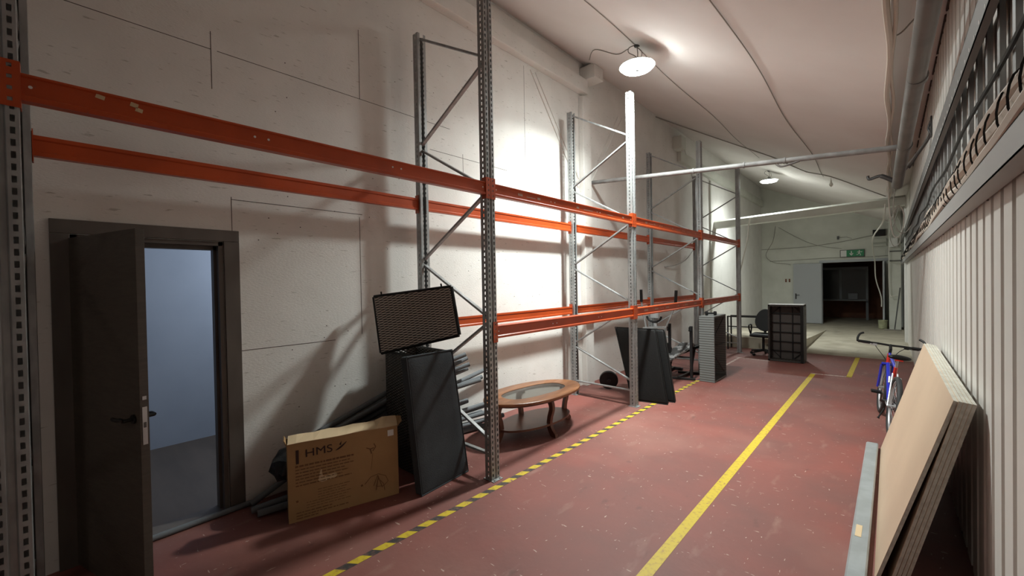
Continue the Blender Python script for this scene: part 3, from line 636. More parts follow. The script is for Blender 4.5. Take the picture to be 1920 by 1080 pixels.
# swoosh after the letters
prev=None
for i in range(9):
    t=i/8; a=0.335+0.085*t; bq=0.478+0.055*t*t+0.0; 
    if prev: lg.add([bp(prev[0],prev[1],.0045),bp(a,bq,.0045),bp(a,bq+0.014*(1-t)*t*4+0.003,.0045),bp(prev[0],prev[1]+prev[2],.0045)],[(0,1,2,3)])
    prev=(a,bq,0.014*(1-t)*t*4+0.003)
lg.build('printed_swoosh',M['ink'],cbx); lg=MB()
lg.add([bp(0.362,0.520,.0045),bp(0.376,0.512,.0045),bp(0.382,0.545,.0045)],[(0,1,2)])
lg.build('printed_spark',M['ink'],cbx)
pr_=MB(); rnd=random.Random(3)
def words(a0,a1,b,h,mb):
    a=a0
    while a<a1:
        L=rnd.uniform(0.012,0.045); strip(mb,a,b,min(a+L,a1),b,h); a+=L+0.007
for i,(a1,h) in enumerate(((0.47,0.014),(0.44,0.008),(0.47,0.008),(0.40,0.008),(0.43,0.008),(0.38,0.008),(0.45,0.008))): words(0.05,a1,0.408-0.024*i,h,pr_)
pr_.build('faded_print',M['inkfaint'],cbx); pr_=MB(); words(0.05,0.30,0.060,0.007,pr_); words(0.05,0.42,0.038,0.007,pr_); words(0.05,0.20,0.018,0.007,pr_)
pr_.build('faded_print',M['inkfaint'],cbx); pr_=MB()
for i in range(7): words(0.20 if i<4 else 0.12,0.44-0.02*(i%3),0.205-0.02*i,0.004,pr_)
pr_.build('faded_print',M['inkfaint'],cbx)
dg_=MB()
def bline(pts,wd_=0.003):
    for p,q in zip(pts,pts[1:]):
        d=Vector((q[0]-p[0],q[1]-p[1])); n_=Vector((-d.y,d.x)).normalized()*wd_
        dg_.add([bp(p[0]-n_.x,p[1]-n_.y,.0045),bp(q[0]-n_.x,q[1]-n_.y,.0045),bp(q[0]+n_.x,q[1]+n_.y,.0045),bp(p[0]+n_.x,p[1]+n_.y,.0045)],[(0,1,2,3)])
bline([(0.57,0.445),(0.60,0.43),(0.63,0.435)],0.004); bline([(0.60,0.43),(0.61,0.39)],0.005); bline([(0.63,0.47),(0.645,0.44),(0.62,0.41)],0.004)
bline([(0.62,0.39),(0.61,0.30),(0.60,0.26)],0.0012); bline([(0.55,0.15),(0.60,0.20),(0.66,0.21),(0.72,0.18),(0.74,0.13),(0.70,0.10),(0.64,0.11),(0.66,0.17),(0.70,0.12),(0.71,0.06)],0.0025); bline([(0.62,0.12),(0.655,0.20),(0.69,0.09)],0.003); bline([(0.52,0.145),(0.535,0.15)],0.008); bline([(0.66,0.19),(0.64,0.08)],0.004); bline([(0.05,0.15),(0.065,0.155)],0.008)
dg_.build('faded_exercise_drawing',M['inkfaint'],cbx)
strip(MB(),0.745,0.505,0.795,0.505,0.05).build('white_label',M['white'],cbx)
tr=MB(); prev=None
pts=[(0.205,0.275),(0.21,0.305),(0.222,0.35),(0.232,0.36),(0.235,0.31),(0.25,0.300),(0.33,0.305),(0.345,0.292),(0.335,0.27),(0.23,0.258)]
tr.add([bp(a,b_,.0050) for a,b_ in pts]+[bp(a,b_,.0040) for a,b_ in pts],[tuple(range(10)),tuple(range(19,9,-1))]+[(i,(i+1)%10,10+(i+1)%10,10+i) for i in range(10)])
tag(tr.build('torn_patch',M['cardin'],cbx),'pale torn patch')
# ================================================================= RATTAN CHEST, LID, MATTRESS
ch=thing('rattan_storage_box',(-3.36,2.3,0),'tall dark rattan storage box standing on end behind the grey mattress','storage box')
X0,X1,Y0,Y1,Zt=-3.75,-3.15,2.18,2.55,1.12
MB().box((X0,Y0,0.003),(X1,Y0+0.02,Zt)).build('side_panel',M['weaved'],ch,bevel=0.004)
MB().box((X0,Y1-0.02,0.003),(X1,Y1,Zt)).build('side_panel',M['weaved'],ch,bevel=0.004)
MB().box((X0,Y0+0.02,0.003),(X0+0.02,Y1-0.02,Zt)).build('back_panel',M['weavey'],ch,bevel=0.004)
MB().box((X1-0.02,Y0+0.02,0.003),(X1,Y1-0.02,Zt)).build('front_panel',M['weavey'],ch,bevel=0.004)
MB().box((X0+0.02,Y0+0.02,0.02),(X1-0.02,Y1-0.02,0.05)).build('base_panel',M['black'],ch)
rim=MB(); 
for p,q in (((X0,Y0),(X1,Y0)),((X1,Y0),(X1,Y1)),((X1,Y1),(X0,Y1)),((X0,Y1),(X0,Y0))): rim.tube([(p[0],p[1],Zt),(q[0],q[1],Zt)],0.014,8)
rim.build('rim',M['black'],ch)
# woven rattan lid of the storage box, set on top
lid=thing('rattan_lid',(-3.16,2.2,1.2),'brown woven rattan lid balanced on top of the storage box','rattan lid')
q=[Vector((-3.66,2.078,1.125)),Vector((-2.985,2.50,1.306)),Vector((-3.09,2.50,1.758)),Vector((-3.75,2.063,1.670))]
def local_slab(q,th,name,m,parent,**kw):
    """slab whose object axes follow it: x along the bottom edge, z up the face"""
    ex_=(q[1]-q[0]).normalized(); ny=(q[3]-q[0]).cross(ex_).normalized(); ez=ex_.cross(ny)
    R3=Matrix((ex_,ny,ez)).transposed(); Ri=R3.inverted(); ql=[Ri@(p-q[0]) for p in q]
    mb=MB().slab(ql,th,kw.pop('nu',1),kw.pop('nv',1),kw.pop('bulge',0))
    ob=mb.build(name,m,None,**kw); ob.parent=parent; mt=R3.to_4x4(); mt.translation=q[0]-parent.location; ob.matrix_local=mt; return ob,(ex_,ny,ez)
pl,ax_=local_slab(q,0.035,'woven_face',M['weave'],lid,bevel=0.006)
ed=MB()
for a,b_ in ((0,1),(1,2),(2,3),(3,0)): ed.tube([q[a]+ax_[1]*0.0175,q[b_]+ax_[1]*0.0175],0.020,8)
ed.build('edge_frame',M['black'],lid)
pg=MB()
for t in (0.10,0.88): p=q[3].lerp(q[2],t)+ax_[1]*0.017; pg.tube([p,p+(q[3]-q[0]).normalized()*0.045],0.008,8)
pg.build('peg',M['black'],lid)
mt=thing('mattress',(-2.95,2.3,0),'dark grey fabric mattress leaning on the rattan storage box','mattress')
q=[Vector((-2.925,2.00,0.004)),Vector((-2.965,2.57,0.004)),Vector((-3.025,2.46,1.165)),Vector((-3.02,1.955,1.165))]
q=[Vector((-2.905,2.00,0.006)),Vector((-2.96,2.565,0.006)),Vector((-3.000,2.43,1.175)),Vector((-2.995,1.935,1.175))]
mo,_=local_slab(q,0.085,'cushion',M['fabric'],mt,nu=12,nv=20,bulge=0.012,smooth=True,bevel=0.014,seg=3)
pp=MB(); 
for a,b_ in ((0,1),(1,2),(2,3),(3,0)): pp.tube([q[a],q[b_]],0.006,6)
pp.build('piping',M['fabric'],mt)
# ================================================================= FOAM TUBES
def foam(p,q,rr,lab,gx=None):
    t=thing('foam_pipe_tube',p,lab,'foam tube','grey foam pipe tubes by the wall')
    p=Vector(p); q=Vector(q)
    if gx is None: pts=[p.lerp(q,i/6) for i in range(7)]
    else:
        a=p.lerp(q,(2.05-p.y)/(q.y-p.y)); b=p.lerp(q,(2.72-p.y)/(q.y-p.y)); a.x=gx; b.x=gx;  pts=spline([p,a,b,q],5)
    MB().tube(pts,rr,12).build('tube',M['tube'],t,smooth=True)
    for a,b_ in ((pts[0],pts[1]),(pts[-1],pts[-2])):
        d=(Vector(a)-Vector(b_)).normalized(); MB().tube([Vector(a)-d*0.001,Vector(a)+d*0.0015],rr*0.45,10).build('end_hole',M['tubein'],t)
side=['uppermost of the fan','second from the top of the fan','third from the top of the fan','farthest right past the first post','middle of the fan','fifth of the fan, pointing right','lower of the fan','lowest of the fan against the wall']
hi=[(3.20,0.95,-3.70),(3.27,0.89,-3.76),(3.24,0.83,-3.68),(3.78,0.71,-3.82),(3.26,0.77,-3.74),(3.42,0.65,-3.66),(3.36,0.63,-3.62),(3.30,0.58,-3.84)]
for i,(ye,z,xe) in enumerate(hi):
    foam((-3.85+0.075*(i%2),1.25+0.03*i,0.36-0.02*i),(xe,ye,z),0.026,'grey foam pipe tube rising behind the boxes, '+side[i],-3.862+0.060*(i%2))
low=[(0.030,3.30,0.36,-3.80),(0.028,3.62,0.31,-3.66),(0.028,3.60,0.26,-3.74),(0.028,3.66,0.21,-3.62),(0.028,3.55,0.16,-3.82),(0.028,3.72,0.12,-3.60),(0.028,3.50,0.036,-3.78),(0.028,3.65,0.036,-3.66)]
sd2=['topmost of the low pile','second down in the pile','third down in the pile','fourth down in the pile','fifth down in the pile','long one under the table end','on the floor by the wall','on the floor in front']
for i,(rr,ye,z,xe) in enumerate(low):
    foam((-3.87+0.07*(i%2),1.55+0.03*i,0.17-0.018*i),(xe,ye,z),rr,'grey foam pipe tube low behind the rattan box, '+sd2[i],-3.862+0.060*(i%2))
for i,(p,q_) in enumerate((((-3.62,0.98,0.03),(-3.45,1.75,0.05)),((-3.70,0.96,0.035),(-3.5,1.8,0.12)),((-3.82,0.99,0.03),(-3.82,1.7,0.34)))):
    foam(p,q_,0.026,('short grey foam tube left of the cardboard box, ')+['nearest the camera','in the middle','against the wall'][i])
foam((-3.85,0.30,0.022),(-3.87,1.03,0.022),0.021,'thin dark foam tube lying along the threshold of the open grey door')
bg=MB().lathe([(0.02,0.0),(0.10,0.01),(0.13,0.08),(0.115,0.17),(0.06,0.22),(0.03,0.24)],18,(-3.60,1.22,0.24),1,1.1)
for i,v in enumerate(bg.v): bg.v[i]=(v[0]+0.012*math.sin(v[2]*60+v[1]*40),v[1]+0.014*math.sin(v[2]*50+v[0]*50),v[2]+0.01*math.sin(v[0]*60))
tag(bg.build('plastic_bag',M['bag'],smooth=True,origin=(-3.6,1.22,0.24)),'crumpled black plastic bag on the foam tubes left of the cardboard box','bag')
# ================================================================= OVAL COFFEE TABLE
tb=thing('coffee_table',(-3.17,3.76,0),'oval wooden coffee table with glass inset standing under the rack','coffee table')
TC=Vector((-3.165,3.82,0)); A_,B_=0.72,0.385; ang=math.radians(84)
ca,sa=math.cos(ang),math.sin(ang)
def tp(a,b,z): return Vector((TC.x+a*ca-b*sa,TC.y+a*sa+b*ca,z))
def oval_ring(ao,bo,ai,bi,z0,z1,n=64,oct_=False):
    mb=MB(); vs=[]
    prof=[(ai,bi,z0,1),(ao*0.97,bo*0.95,z0,0),(ao,bo,z0+0.010,0),(ao,bo,z1-0.006,0),(ao-0.008,bo-0.008,z1,0),(ai,bi,z1,1)]
    for (a,b,z,inn) in prof:
        for k in range(n):
            t=2*math.pi*k/n
            if inn and oct_:
                # straight long sides: superellipse
                cx=math.copysign(abs(math.cos(t))**0.75,math.cos(t)); sy=math.copysign(abs(math.sin(t))**0.75,math.sin(t)); vs.append(tp(a*cx,b*sy,z))
            else: vs.append(tp(a*math.cos(t),b*math.sin(t),z))
    m=len(prof); fs=[((i%m)*n+k,(i%m)*n+(k+1)%n,((i+1)%m)*n+(k+1)%n,((i+1)%m)*n+k) for i in range(m) for k in range(n)]
    return mb.add(vs,fs)
top=oval_ring(A_,B_,0.47,0.200,0.445,0.482,oct_=True).build('tabletop',M['wood'],tb,smooth=True)
gl=MB(); n=48; ring=[]
for z in (0.470,0.477):
    for k in range(n):
        t=2*math.pi*k/n; cx=math.copysign(abs(math.cos(t))**0.75,math.cos(t)); sy=math.copysign(abs(math.sin(t))**0.75,math.sin(t)); ring.append(tp(0.468*cx,0.198*sy,z))
gl.add(ring,[tuple(range(n-1,-1,-1)),tuple(range(n,2*n))]+[(k,(k+1)%n,n+(k+1)%n,n+k) for k in range(n)])
tag(gl.build('glass_inset',M['glass'],top),'clear glass oval')
ap=MB(); vs=[]
for (a,b,z) in ((A_-0.13,B_-0.09,0.405),(A_-0.13,B_-0.09,0.448),(A_-0.15,B_-0.11,0.448),(A_-0.15,B_-0.11,0.405)):
    for k in range(n): t=2*math.pi*k/n; vs.append(tp(a*math.cos(t),b*math.sin(t),z))
ap.add(vs,[((i%4)*n+k,(i%4)*n+(k+1)%n,((i+1)%4)*n+(k+1)%n,((i+1)%4)*n+k) for i in range(4) for k in range(n)]); ap.build('apron',M['wooddark'],tb)
for (ux,uy,rs) in ((-1,0,1.0),(1,0,1.0),(0,-1,1.0),(0,1,1.0)):
    lgm=MB(); off=0.29 if ux else 0.0
    path=[(0.20,0.445),(0.265,0.40),(0.285,0.32),(0.255,0.22),(0.245,0.13),(0.275,0.06),(0.325,0.004)]
    pts=spline([Vector((a+off,0,z)) for a,z in path],5); m=len(pts); vs=[]
    for i,p in enumerate(pts):
        t=(pts[min(i+1,m-1)]-pts[max(i-1,0)]).normalized(); nr=Vector((t.z,0,-t.x)); hw=0.042-0.014*math.sin(math.pi*i/(m-1)); ht=0.022
        for a,b_ in ((-1,-1),(1,-1),(1,1),(-1,1)):
            q_=p+nr*(a*hw); rr,tt=q_.x,b_*ht
            vs.append(tp(ux*rr-uy*tt,uy*rr+ux*tt,max(q_.z,0.002) if i<m-1 else 0.002))
    lgm.add(vs,[(4*i+k,4*i+(k+1)%4,4*i+4+(k+1)%4,4*i+4+k) for i in range(m-1) for k in range(4)]+[(3,2,1,0),(4*m-4,4*m-3,4*m-2,4*m-1)])
    lgm.build('leg',M['wooddark'],tb,bevel=0.006)
sh_=MB(); vs=[]
for z in (0.125,0.147):
    for k in range(n): t=2*math.pi*k/n; vs.append(tp(0.56*math.cos(t),0.27*math.sin(t),z))
sh_.add(vs,[tuple(range(n-1,-1,-1)),tuple(range(n,2*n))]+[(k,(k+1)%n,n+(k+1)%n,n+k) for k in range(n)]); sh_.build('lower_shelf',M['wooddark'],tb)
# ================================================================= BLACK MATTRESSES by frame 3
for i,(q,lab) in enumerate((
  ([Vector((-2.84,5.70,0.006)),Vector((-2.34,5.80,0.006)),Vector((-2.60,6.02,1.05)),Vector((-3.24,5.96,1.05))],'wide black vinyl gym mattress leaning by the third rack post, front one'),
  ([Vector((-2.83,5.87,0.006)),Vector((-2.30,5.97,0.006)),Vector((-2.54,6.19,1.03)),Vector((-3.20,6.13,1.03))],'second black vinyl mattress showing just behind the front one'))):
    t=thing('gym_mattress',(q[0]+q[1])/2,lab,'mattress','black vinyl mattresses')
    local_slab(q,0.13,'cushion',M['leather'],t,nu=12,nv=16,bulge=0.005,smooth=True,bevel=0.025,seg=4)
    pp=MB()
    for a,b_ in ((0,1),(1,2),(2,3),(3,0)): pp.tube([q[a],q[b_]],0.006,6)
    pp.build('piping',M['leather'],t)
# ================================================================= WEIGHT BENCH
wb=thing('weight_bench',(-2.75,7.5,0),'black and silver weight bench with upright bar rests behind the black mattresses','weight bench')
bar=MB(); 
for p,q in (((-3.05,7.35,0.02),(-2.53,7.52,0.02)),((-3.0,7.95,0.02),(-2.55,8.1,0.02))): bar.bar(p,q,0.05,0.04)
bar.bar((-2.80,7.44,0.03),(-2.78,8.0,0.03),0.04,0.04); bar.build('base_tube',M['blackmetal'],wb,bevel=0.005)
for x,yv in ((-2.94,7.42),(-2.60,7.53)):
    up_=MB().bar((x,yv,0.02),(x,yv,1.0 if x<-2.8 else 0.96),0.045,0.045).build('bar_rest_post',M['blackmetal'],wb,bevel=0.005)
    MB().bar((x,yv,0.86),(x+0.0,yv-0.09,0.89),0.03,0.02).bar((x,yv-0.09,0.885),(x,yv-0.09,0.95),0.03,0.012).build('hook',M['blackmetal'],up_)
MB().slab([Vector((-3.12,7.25,0.36)),Vector((-2.88,7.20,0.36)),Vector((-2.58,7.68,0.64)),Vector((-2.84,7.74,0.64))],0.05).build('backrest',M['slvinyl'] if 'slvinyl' in M else M['slatpanel'],wb,bevel=0.012)
MB().slab([Vector((-2.86,7.80,0.56)),Vector((-2.62,7.75,0.56)),Vector((-2.56,7.95,0.58)),Vector((-2.80,8.00,0.58))],0.05).build('seat',M['leather'],wb,bevel=0.012)
MB().bar((-2.9,7.45,0.40),(-2.60,7.53,0.40),0.03,0.03).bar((-2.8,7.5,0.45),(-2.7,8.0,0.50),0.04,0.04).bar((-2.7,8.0,0.5),(-2.78,8.0,0.03),0.04,0.04).build('cross_tube',M['blackmetal'],wb,bevel=0.004)
# ================================================================= ELLIPTICAL TRAINER
el=thing('elliptical_trainer',(-3.2,7.4,0),'grey elliptical trainer with tall black handlebars behind the weight bench','exercise machine')
MB().bar((-3.35,7.1,0.03),(-3.0,7.1,0.03),0.06,0.05).bar((-3.35,8.2,0.03),(-3.0,8.2,0.03),0.06,0.05).bar((-3.17,7.1,0.04),(-3.17,8.2,0.04),0.06,0.05).build('base_frame',M['blackmetal'],el,bevel=0.006)
MB().tube([(-3.17,7.25,0.05),(-3.14,7.3,1.20)],0.035,12).build('mast',M['steel'],el,smooth=True)
fw=MB().tube([(-3.24,7.72,0.33),(-3.10,7.72,0.33)],0.27,28); fw.build('flywheel_cover',M['black'],el,bevel=0.02,smooth=True)
MB().tube([(-3.58,6.15,0.22),(-3.5,6.15,0.22)],0.09,20).build('foot_roller',M['black'],el,smooth=True) if False else None
MB().box((-3.21,7.20,1.10),(-3.05,7.24,1.22)).build('display',M['steel'],el,bevel=0.008)
hb=MB(); hb.tube([(-3.12+0.13*math.cos(a),7.17,1.14+0.10*math.sin(a)) for a in [math.pi+math.pi*i/12 for i in range(13)]],0.020,8); hb.build('grip_ring',M['black'],el,smooth=True)
MB().tube(spline([(-3.28,7.20,0.35),(-3.27,7.2,0.8),(-3.33,7.18,1.2),(-3.345,7.15,1.42)],5),0.018,8).build('arm_lever',M['steel'],el,smooth=True)
MB().tube([(-3.345,7.15,1.40),(-3.335,7.12,1.62)],0.026,10).build('grip',M['black'],el,smooth=True)
MB().tube(spline([(-3.0,7.30,0.35),(-3.0,7.3,0.8),(-2.86,7.35,1.2),(-2.80,7.35,1.40)],5),0.018,8).build('arm_lever',M['steel'],el,smooth=True)
MB().tube([(-2.80,7.35,1.38),(-2.775,7.32,1.60)],0.026,10).build('grip',M['black'],el,smooth=True)
MB().bar((-3.32,7.22,0.36),(-3.30,7.95,0.30),0.05,0.03).bar((-2.98,7.22,0.42),(-3.0,7.95,0.36),0.05,0.03).build('foot_rail',M['steel'],el)
MB().bar((-3.33,7.17,0.92),(-2.90,7.17,0.96),0.02,0.03).build('cross_bar',M['steel'],el)
wpt=thing('weight_plate',(-3.42,6.02,0.0),'black round weight plate standing upright left of the black mattresses','weight plate')
MB().tube([(-3.40,6.02,0.155),(-3.43,6.07,0.165)],0.15,28).build('plate',M['black'],wpt,bevel=0.008,smooth=True)
MB().tube([(-3.388,6.00,0.151),(-3.44,6.087,0.169)],0.03,14).build('hub',M['blackmetal'],wpt)
# ================================================================= GREY RATTAN CHEST (upended)
gs=thing('upended_rattan_chest',(-2.33,7.86,0),'open grey rattan chest standing on its end beyond the mattresses','chest')
X0,X1,Y0,Y1,Zt=-2.465,-2.215,7.53,8.22,1.145
MB().box((X0,Y0,0.004),(X1,Y0+0.025,Zt)).build('ribbed_end',M['slat'],gs,bevel=0.004)
MB().box((X0,Y1-0.025,0.004),(X1,Y1,Zt)).build('ribbed_end',M['slat'],gs,bevel=0.004)
MB().box((X0,Y0+0.025,0.004),(X1,Y1-0.025,0.03)).box((X0,Y0+0.025,Zt-0.026),(X1,Y1-0.025,Zt)).build('side_panel',M['slat'],gs)
MB().box((X0,Y0+0.025,0.03),(X0+0.015,Y1-0.025,Zt-0.026)).build('back_panel',M['slatpanel'],gs)
MB().bar((X1-0.03,Y0+0.04,0.75),(X1-0.03,Y1-0.04,1.08),0.012,0.015).bar((X1-0.03,Y0+0.04,0.5),(X1-0.03,Y1-0.04,0.10),0.012,0.015).bar((X1-0.03,Y0+0.03,0.62),(X1-0.03,Y1-0.03,0.62),0.014,0.02).build('inner_bar',M['blackmetal'],gs)
db=thing('dumbbell',(-2.33,7.75,1.147),'small black dumbbell lying on top of the upended grey chest','dumbbell')
MB().tube([(-2.40,7.72,1.185),(-2.27,7.80,1.185)],0.014,8).build('bar',M['blackmetal'],db)
for c0 in ((-2.395,7.723),(-2.275,7.797)): MB().tube([(c0[0]-0.016,c0[1]-0.01,1.185),(c0[0]+0.016,c0[1]+0.01,1.185)],0.036,12).build('weight',M['black'],db)
# ================================================================= GRID BACKED FURNITURE
gf=thing('upturned_rattan_table',(-1.62,10.45,0),'dark rattan table standing on its side, its underside frame grid facing the camera','table')
X0,X1,Zt=-1.945,-1.305,1.22; YF=10.33; YK=10.60
MB().box((X0,YF,0.004),(X0+0.035,YK,Zt)).box((X1-0.035,YF+0.12,0.004),(X1,YK+0.12,Zt)).box((X0,YF,0.004),(X1,YK,0.04)).box((X0,YF,Zt-0.04),(X1,YK,Zt)).build('outer_frame',M['weaved'],gf,bevel=0.005)
MB().box((X0+0.03,YK-0.03,0.04),(X1-0.03,YK-0.01,Zt-0.04)).build('rattan_top',M['slatpanel'],gf)
g=MB()
for x in (-1.755,-1.53): g.box((x-0.009,YK-0.06,0.04),(x+0.009,YK-0.03,Zt-0.04))
for i in range(1,6): z=i*Zt/6; g.box((X0+0.03,YK-0.065,z-0.009),(X1-0.03,YK-0.03,z+0.009))
for a,b_ in (((X0+.04,1.0),(X0+.2,1.17)),((X1-.04,1.0),(X1-.2,1.17)),((X0+.04,0.22),(X0+.2,0.05)),((X1-.04,0.22),(X1-.2,0.05))): g.bar((a[0],YK-0.05,a[1]),(b_[0],YK-0.05,b_[1]),0.01,0.02,(0,1,0))
g.build('frame_grid',M['black'],gf)
MB().box((X1-0.055,YF-0.02,0.02),(X1+0.0,YF+0.10,Zt-0.02)).build('leg_panel',M['black'],gf)
lc=MB().slab([Vector((X0,YF,Zt+0.002)),Vector((X1,YF,Zt+0.002)),Vector((X1,YK,Zt+0.012)),Vector((X0,YK,Zt+0.008))],0.004,8,2)
tag(lc.build('white_cloth',M['white'],origin=(-1.6,10.45,1.22)),'thin white sheet lying on top of the rattan table frame','sheet')
# ================================================================= OFFICE CHAIR
oc=thing('office_chair',(-2.16,10.95,0),'black office chair with loop armrest, half hidden by the rattan table','office chair')
cx_,cy_=-2.16,10.98
for k in range(5):
    a=math.radians(20+72*k); e1=(cx_+0.27*math.cos(a),cy_+0.27*math.sin(a))
    lg_=MB().tube([(cx_,cy_,0.12),(e1[0],e1[1],0.085)],[0.03,0.02],8).build('base_arm',M['black'],oc,smooth=True)
    MB().tube([(e1[0]-0.02*math.sin(a),e1[1]+0.02*math.cos(a),0.031),(e1[0]+0.02*math.sin(a),e1[1]-0.02*math.cos(a),0.031)],0.030,12).build('castor',M['black'],lg_)
MB().tube([(cx_,cy_,0.10),(cx_,cy_,0.42)],0.028,12).build('gas_column',M['black'],oc,smooth=True)
st_=MB().slab([Vector((cx_-0.24,cy_-0.23,0.50)),Vector((cx_+0.22,cy_-0.23,0.50)),Vector((cx_+0.22,cy_+0.23,0.50)),Vector((cx_-0.24,cy_+0.23,0.50))],0.06,6,6,0.015); st_.build('seat',M['fabricb'] if 'fabricb' in M else M['black'],oc,smooth=True,bevel=0.02,seg=3)
bk=MB()
def egg(t,s): return (0.21*math.cos(t)*(1-0.12*math.sin(t)),0.26*math.sin(t))
n=28; vs=[]
for d in (0.0,0.05):
    for k in range(n): a_,z_=egg(2*math.pi*k/n,0); vs.append((cx_+a_,cy_+0.20+d+0.05*(z_/0.26),0.80+z_))
bk.add(vs,[tuple(range(n-1,-1,-1)),tuple(range(n,2*n))]+[(k,(k+1)%n,n+(k+1)%n,n+k) for k in range(n)]); bk.build('backrest',M['black'],oc,smooth=True,bevel=0.012)
MB().bar((cx_,cy_+0.15,0.44),(cx_,cy_+0.27,0.70),0.05,0.015).build('back_support',M['black'],oc)
for sgn in (-1,1):
    xx_=cx_+sgn*0.27; MB().tube(spline([(xx_,cy_+0.05,0.46),(xx_,cy_-0.08,0.58),(xx_,cy_-0.13,0.66),(xx_,cy_-0.08,0.70),(xx_,cy_+0.10,0.69),(xx_,cy_+0.12,0.62),(xx_,cy_+0.07,0.50),(xx_,cy_+0.05,0.46)],4),0.016,8).build('armrest',M['black'],oc,smooth=True)
# ================================================================= BLACK METAL TABLE FRAME behind the last frame
mf=thing('metal_frame',(-2.55,11.5,0),'black metal table frame standing behind the last rack post','metal frame')
g=MB().bar((-3.05,11.45,0.835),(-1.98,11.45,0.845),0.03,0.03).bar((-3.05,11.45,0.585),(-2.2,11.45,0.59),0.025,0.025).bar((-3.05,11.75,0.835),(-1.98,11.75,0.845),0.03,0.03)
g.build('rail',M['blackmetal'],mf)
for x,y in ((-3.04,11.45),(-1.99,11.45),(-3.04,11.75),(-1.99,11.75)): MB().bar((x,y,0.0),(x,y,0.84),0.03,0.03).build('leg',M['blackmetal'],mf)
# ================================================================= BICYCLE
bk_=D.objects.new('bicycle',None); COL.objects.link(bk_); tag(bk_,'blue and red mountain bicycle with bar ends leaning by the ribbed wall','bicycle')
bk_['localbuild']=1
R=0.335; WB=1.03
def L(mb,name,m,parent=bk_,**kw):
    ob=mb.build(name,m,None,**kw); ob.parent=parent; return ob
def wheel(x0):
    ty=MB(); ty.tube([(x0+(R-0.024)*math.cos(a),0,R+(R-0.024)*math.sin(a)) for a in [2*math.pi*i/40 for i in range(40)]],0.025,10,closed=True); t=L(ty,'wheel',M['rubber'],smooth=True)
    rm_=MB(); rm_.tube([(x0+(R-0.052)*math.cos(a),0,R+(R-0.052)*math.sin(a)) for a in [2*math.pi*i/40 for i in range(40)]],0.012,8,closed=True); L(rm_,'rim',M['silver'],t,smooth=True)
    s_=MB()
    for k in range(28):
        a=2*math.pi*k/28; sd=0.028*(1 if k%2 else -1); b_=a+0.5*(1 if k%4<2 else -1)
        s_.tube([(x0+0.022*math.cos(b_),sd,R+0.022*math.sin(b_)),(x0+(R-0.055)*math.cos(a),0,R+(R-0.055)*math.sin(a))],0.0013,4)
    L(s_,'spokes',M['silver'],t)
    L(MB().tube([(x0,-0.05,R),(x0,0.05,R)],0.020,10),'hub',M['silver'],t)
wheel(0); wheel(WB)
BBp=(0.42,0,0.29); ST=(0.27,0,0.72); HT=(0.90,0,0.80); HB=(0.93,0,0.68)
L(MB().tube([HB,BBp],0.020,12).tube([HT,ST],0.017,12),'main_frame',M['blue'],smooth=True)
L(MB().tube([BBp,(0.31,0,0.60)],0.016,12),'seat_tube',M['silver'],smooth=True)
L(MB().tube([(0.31,0,0.60),(0.265,0,0.735)],0.018,12),'seat_tube',M['red'],smooth=True)
L(MB().tube([HB,HT],0.022,12),'head_tube',M['red'],smooth=True)
ss_=MB()
for s in (-1,1): ss_.tube([(0,s*0.055,R),(0.26,s*0.02,0.66)],0.008,8).tube([(0,s*0.055,R),(0.38,s*0.03,0.29)],0.009,8)
L(ss_,'rear_stays',M['silver'],smooth=True)
fk=MB()
for s in (-1,1): fk.tube([(HB[0]+0.02,s*0.055,0.64),(0.98,s*0.055,0.5),(WB,s*0.055,R)],0.016,10)
fk.tube([(0.95,-0.06,0.655),(0.95,0.06,0.655)],0.018,10); L(fk,'fork',M['blue'],smooth=True)
L(MB().tube([(0.265,0,0.73),(0.235,0,0.83)],0.012,10),'seat_post',M['silver'])
sd_=MB(); prof=[(-0.16,0.085,0.045),(-0.12,0.11,0.065),(-0.04,0.09,0.06),(0.03,0.042,0.045),(0.11,0.018,0.03),(0.13,0.010,0.02)]
vs=[];n=14
for (x,hw,hh) in prof:
    for k in range(n): a=2*math.pi*k/n; vs.append((0.235+x,hw*math.cos(a),0.86+hh*0.5*math.sin(a)+(0.012 if x<-0.08 else 0)))
sd_.add(vs,[(i*n+k,i*n+(k+1)%n,(i+1)*n+(k+1)%n,(i+1)*n+k) for i in range(len(prof)-1) for k in range(n)]+[tuple(range(n-1,-1,-1)),tuple((len(prof)-1)*n+k for k in range(n))])
sdo=L(sd_,'saddle',M['leather'],smooth=True,subd=1); L(MB().box((0.085,-0.03,0.835),(0.095,0.04,0.85)),'red_trim',M['red'],sdo)
L(MB().tube([HT,(0.885,0,0.86),(0.95,0,0.905)],0.016,10),'stem',M['black'],smooth=True)
hbm=MB().tube([(0.93,-0.32,0.905),(0.95,-0.12,0.905),(0.955,0,0.90),(0.95,0.12,0.905),(0.93,0.32,0.905)],0.013,10); hbo=L(hbm,'handlebar',M['black'],smooth=True)
for s in (-1,1):
    L(MB().tube([(0.937,s*0.20,0.905),(0.93,s*0.32,0.905)],0.018,10),'grip',M['black'],hbo,smooth=True)
    L(MB().tube(spline([(0.93,s*0.325,0.905),(0.98,s*0.325,0.945),(1.02,s*0.305,0.99),(1.05,s*0.27,1.01)],4),0.013,8),'bar_end',M['black'],hbo,smooth=True)
    L(MB().tube(spline([(0.94,s*0.16,0.895),(0.99,s*0.18,0.88),(1.0,s*0.27,0.88)],4),0.007,6).box((0.93,s*0.15-0.02,0.875),(0.97,s*0.15+0.02,0.90)),'brake_lever',M['silver'] if s>0 else M['black'],hbo)
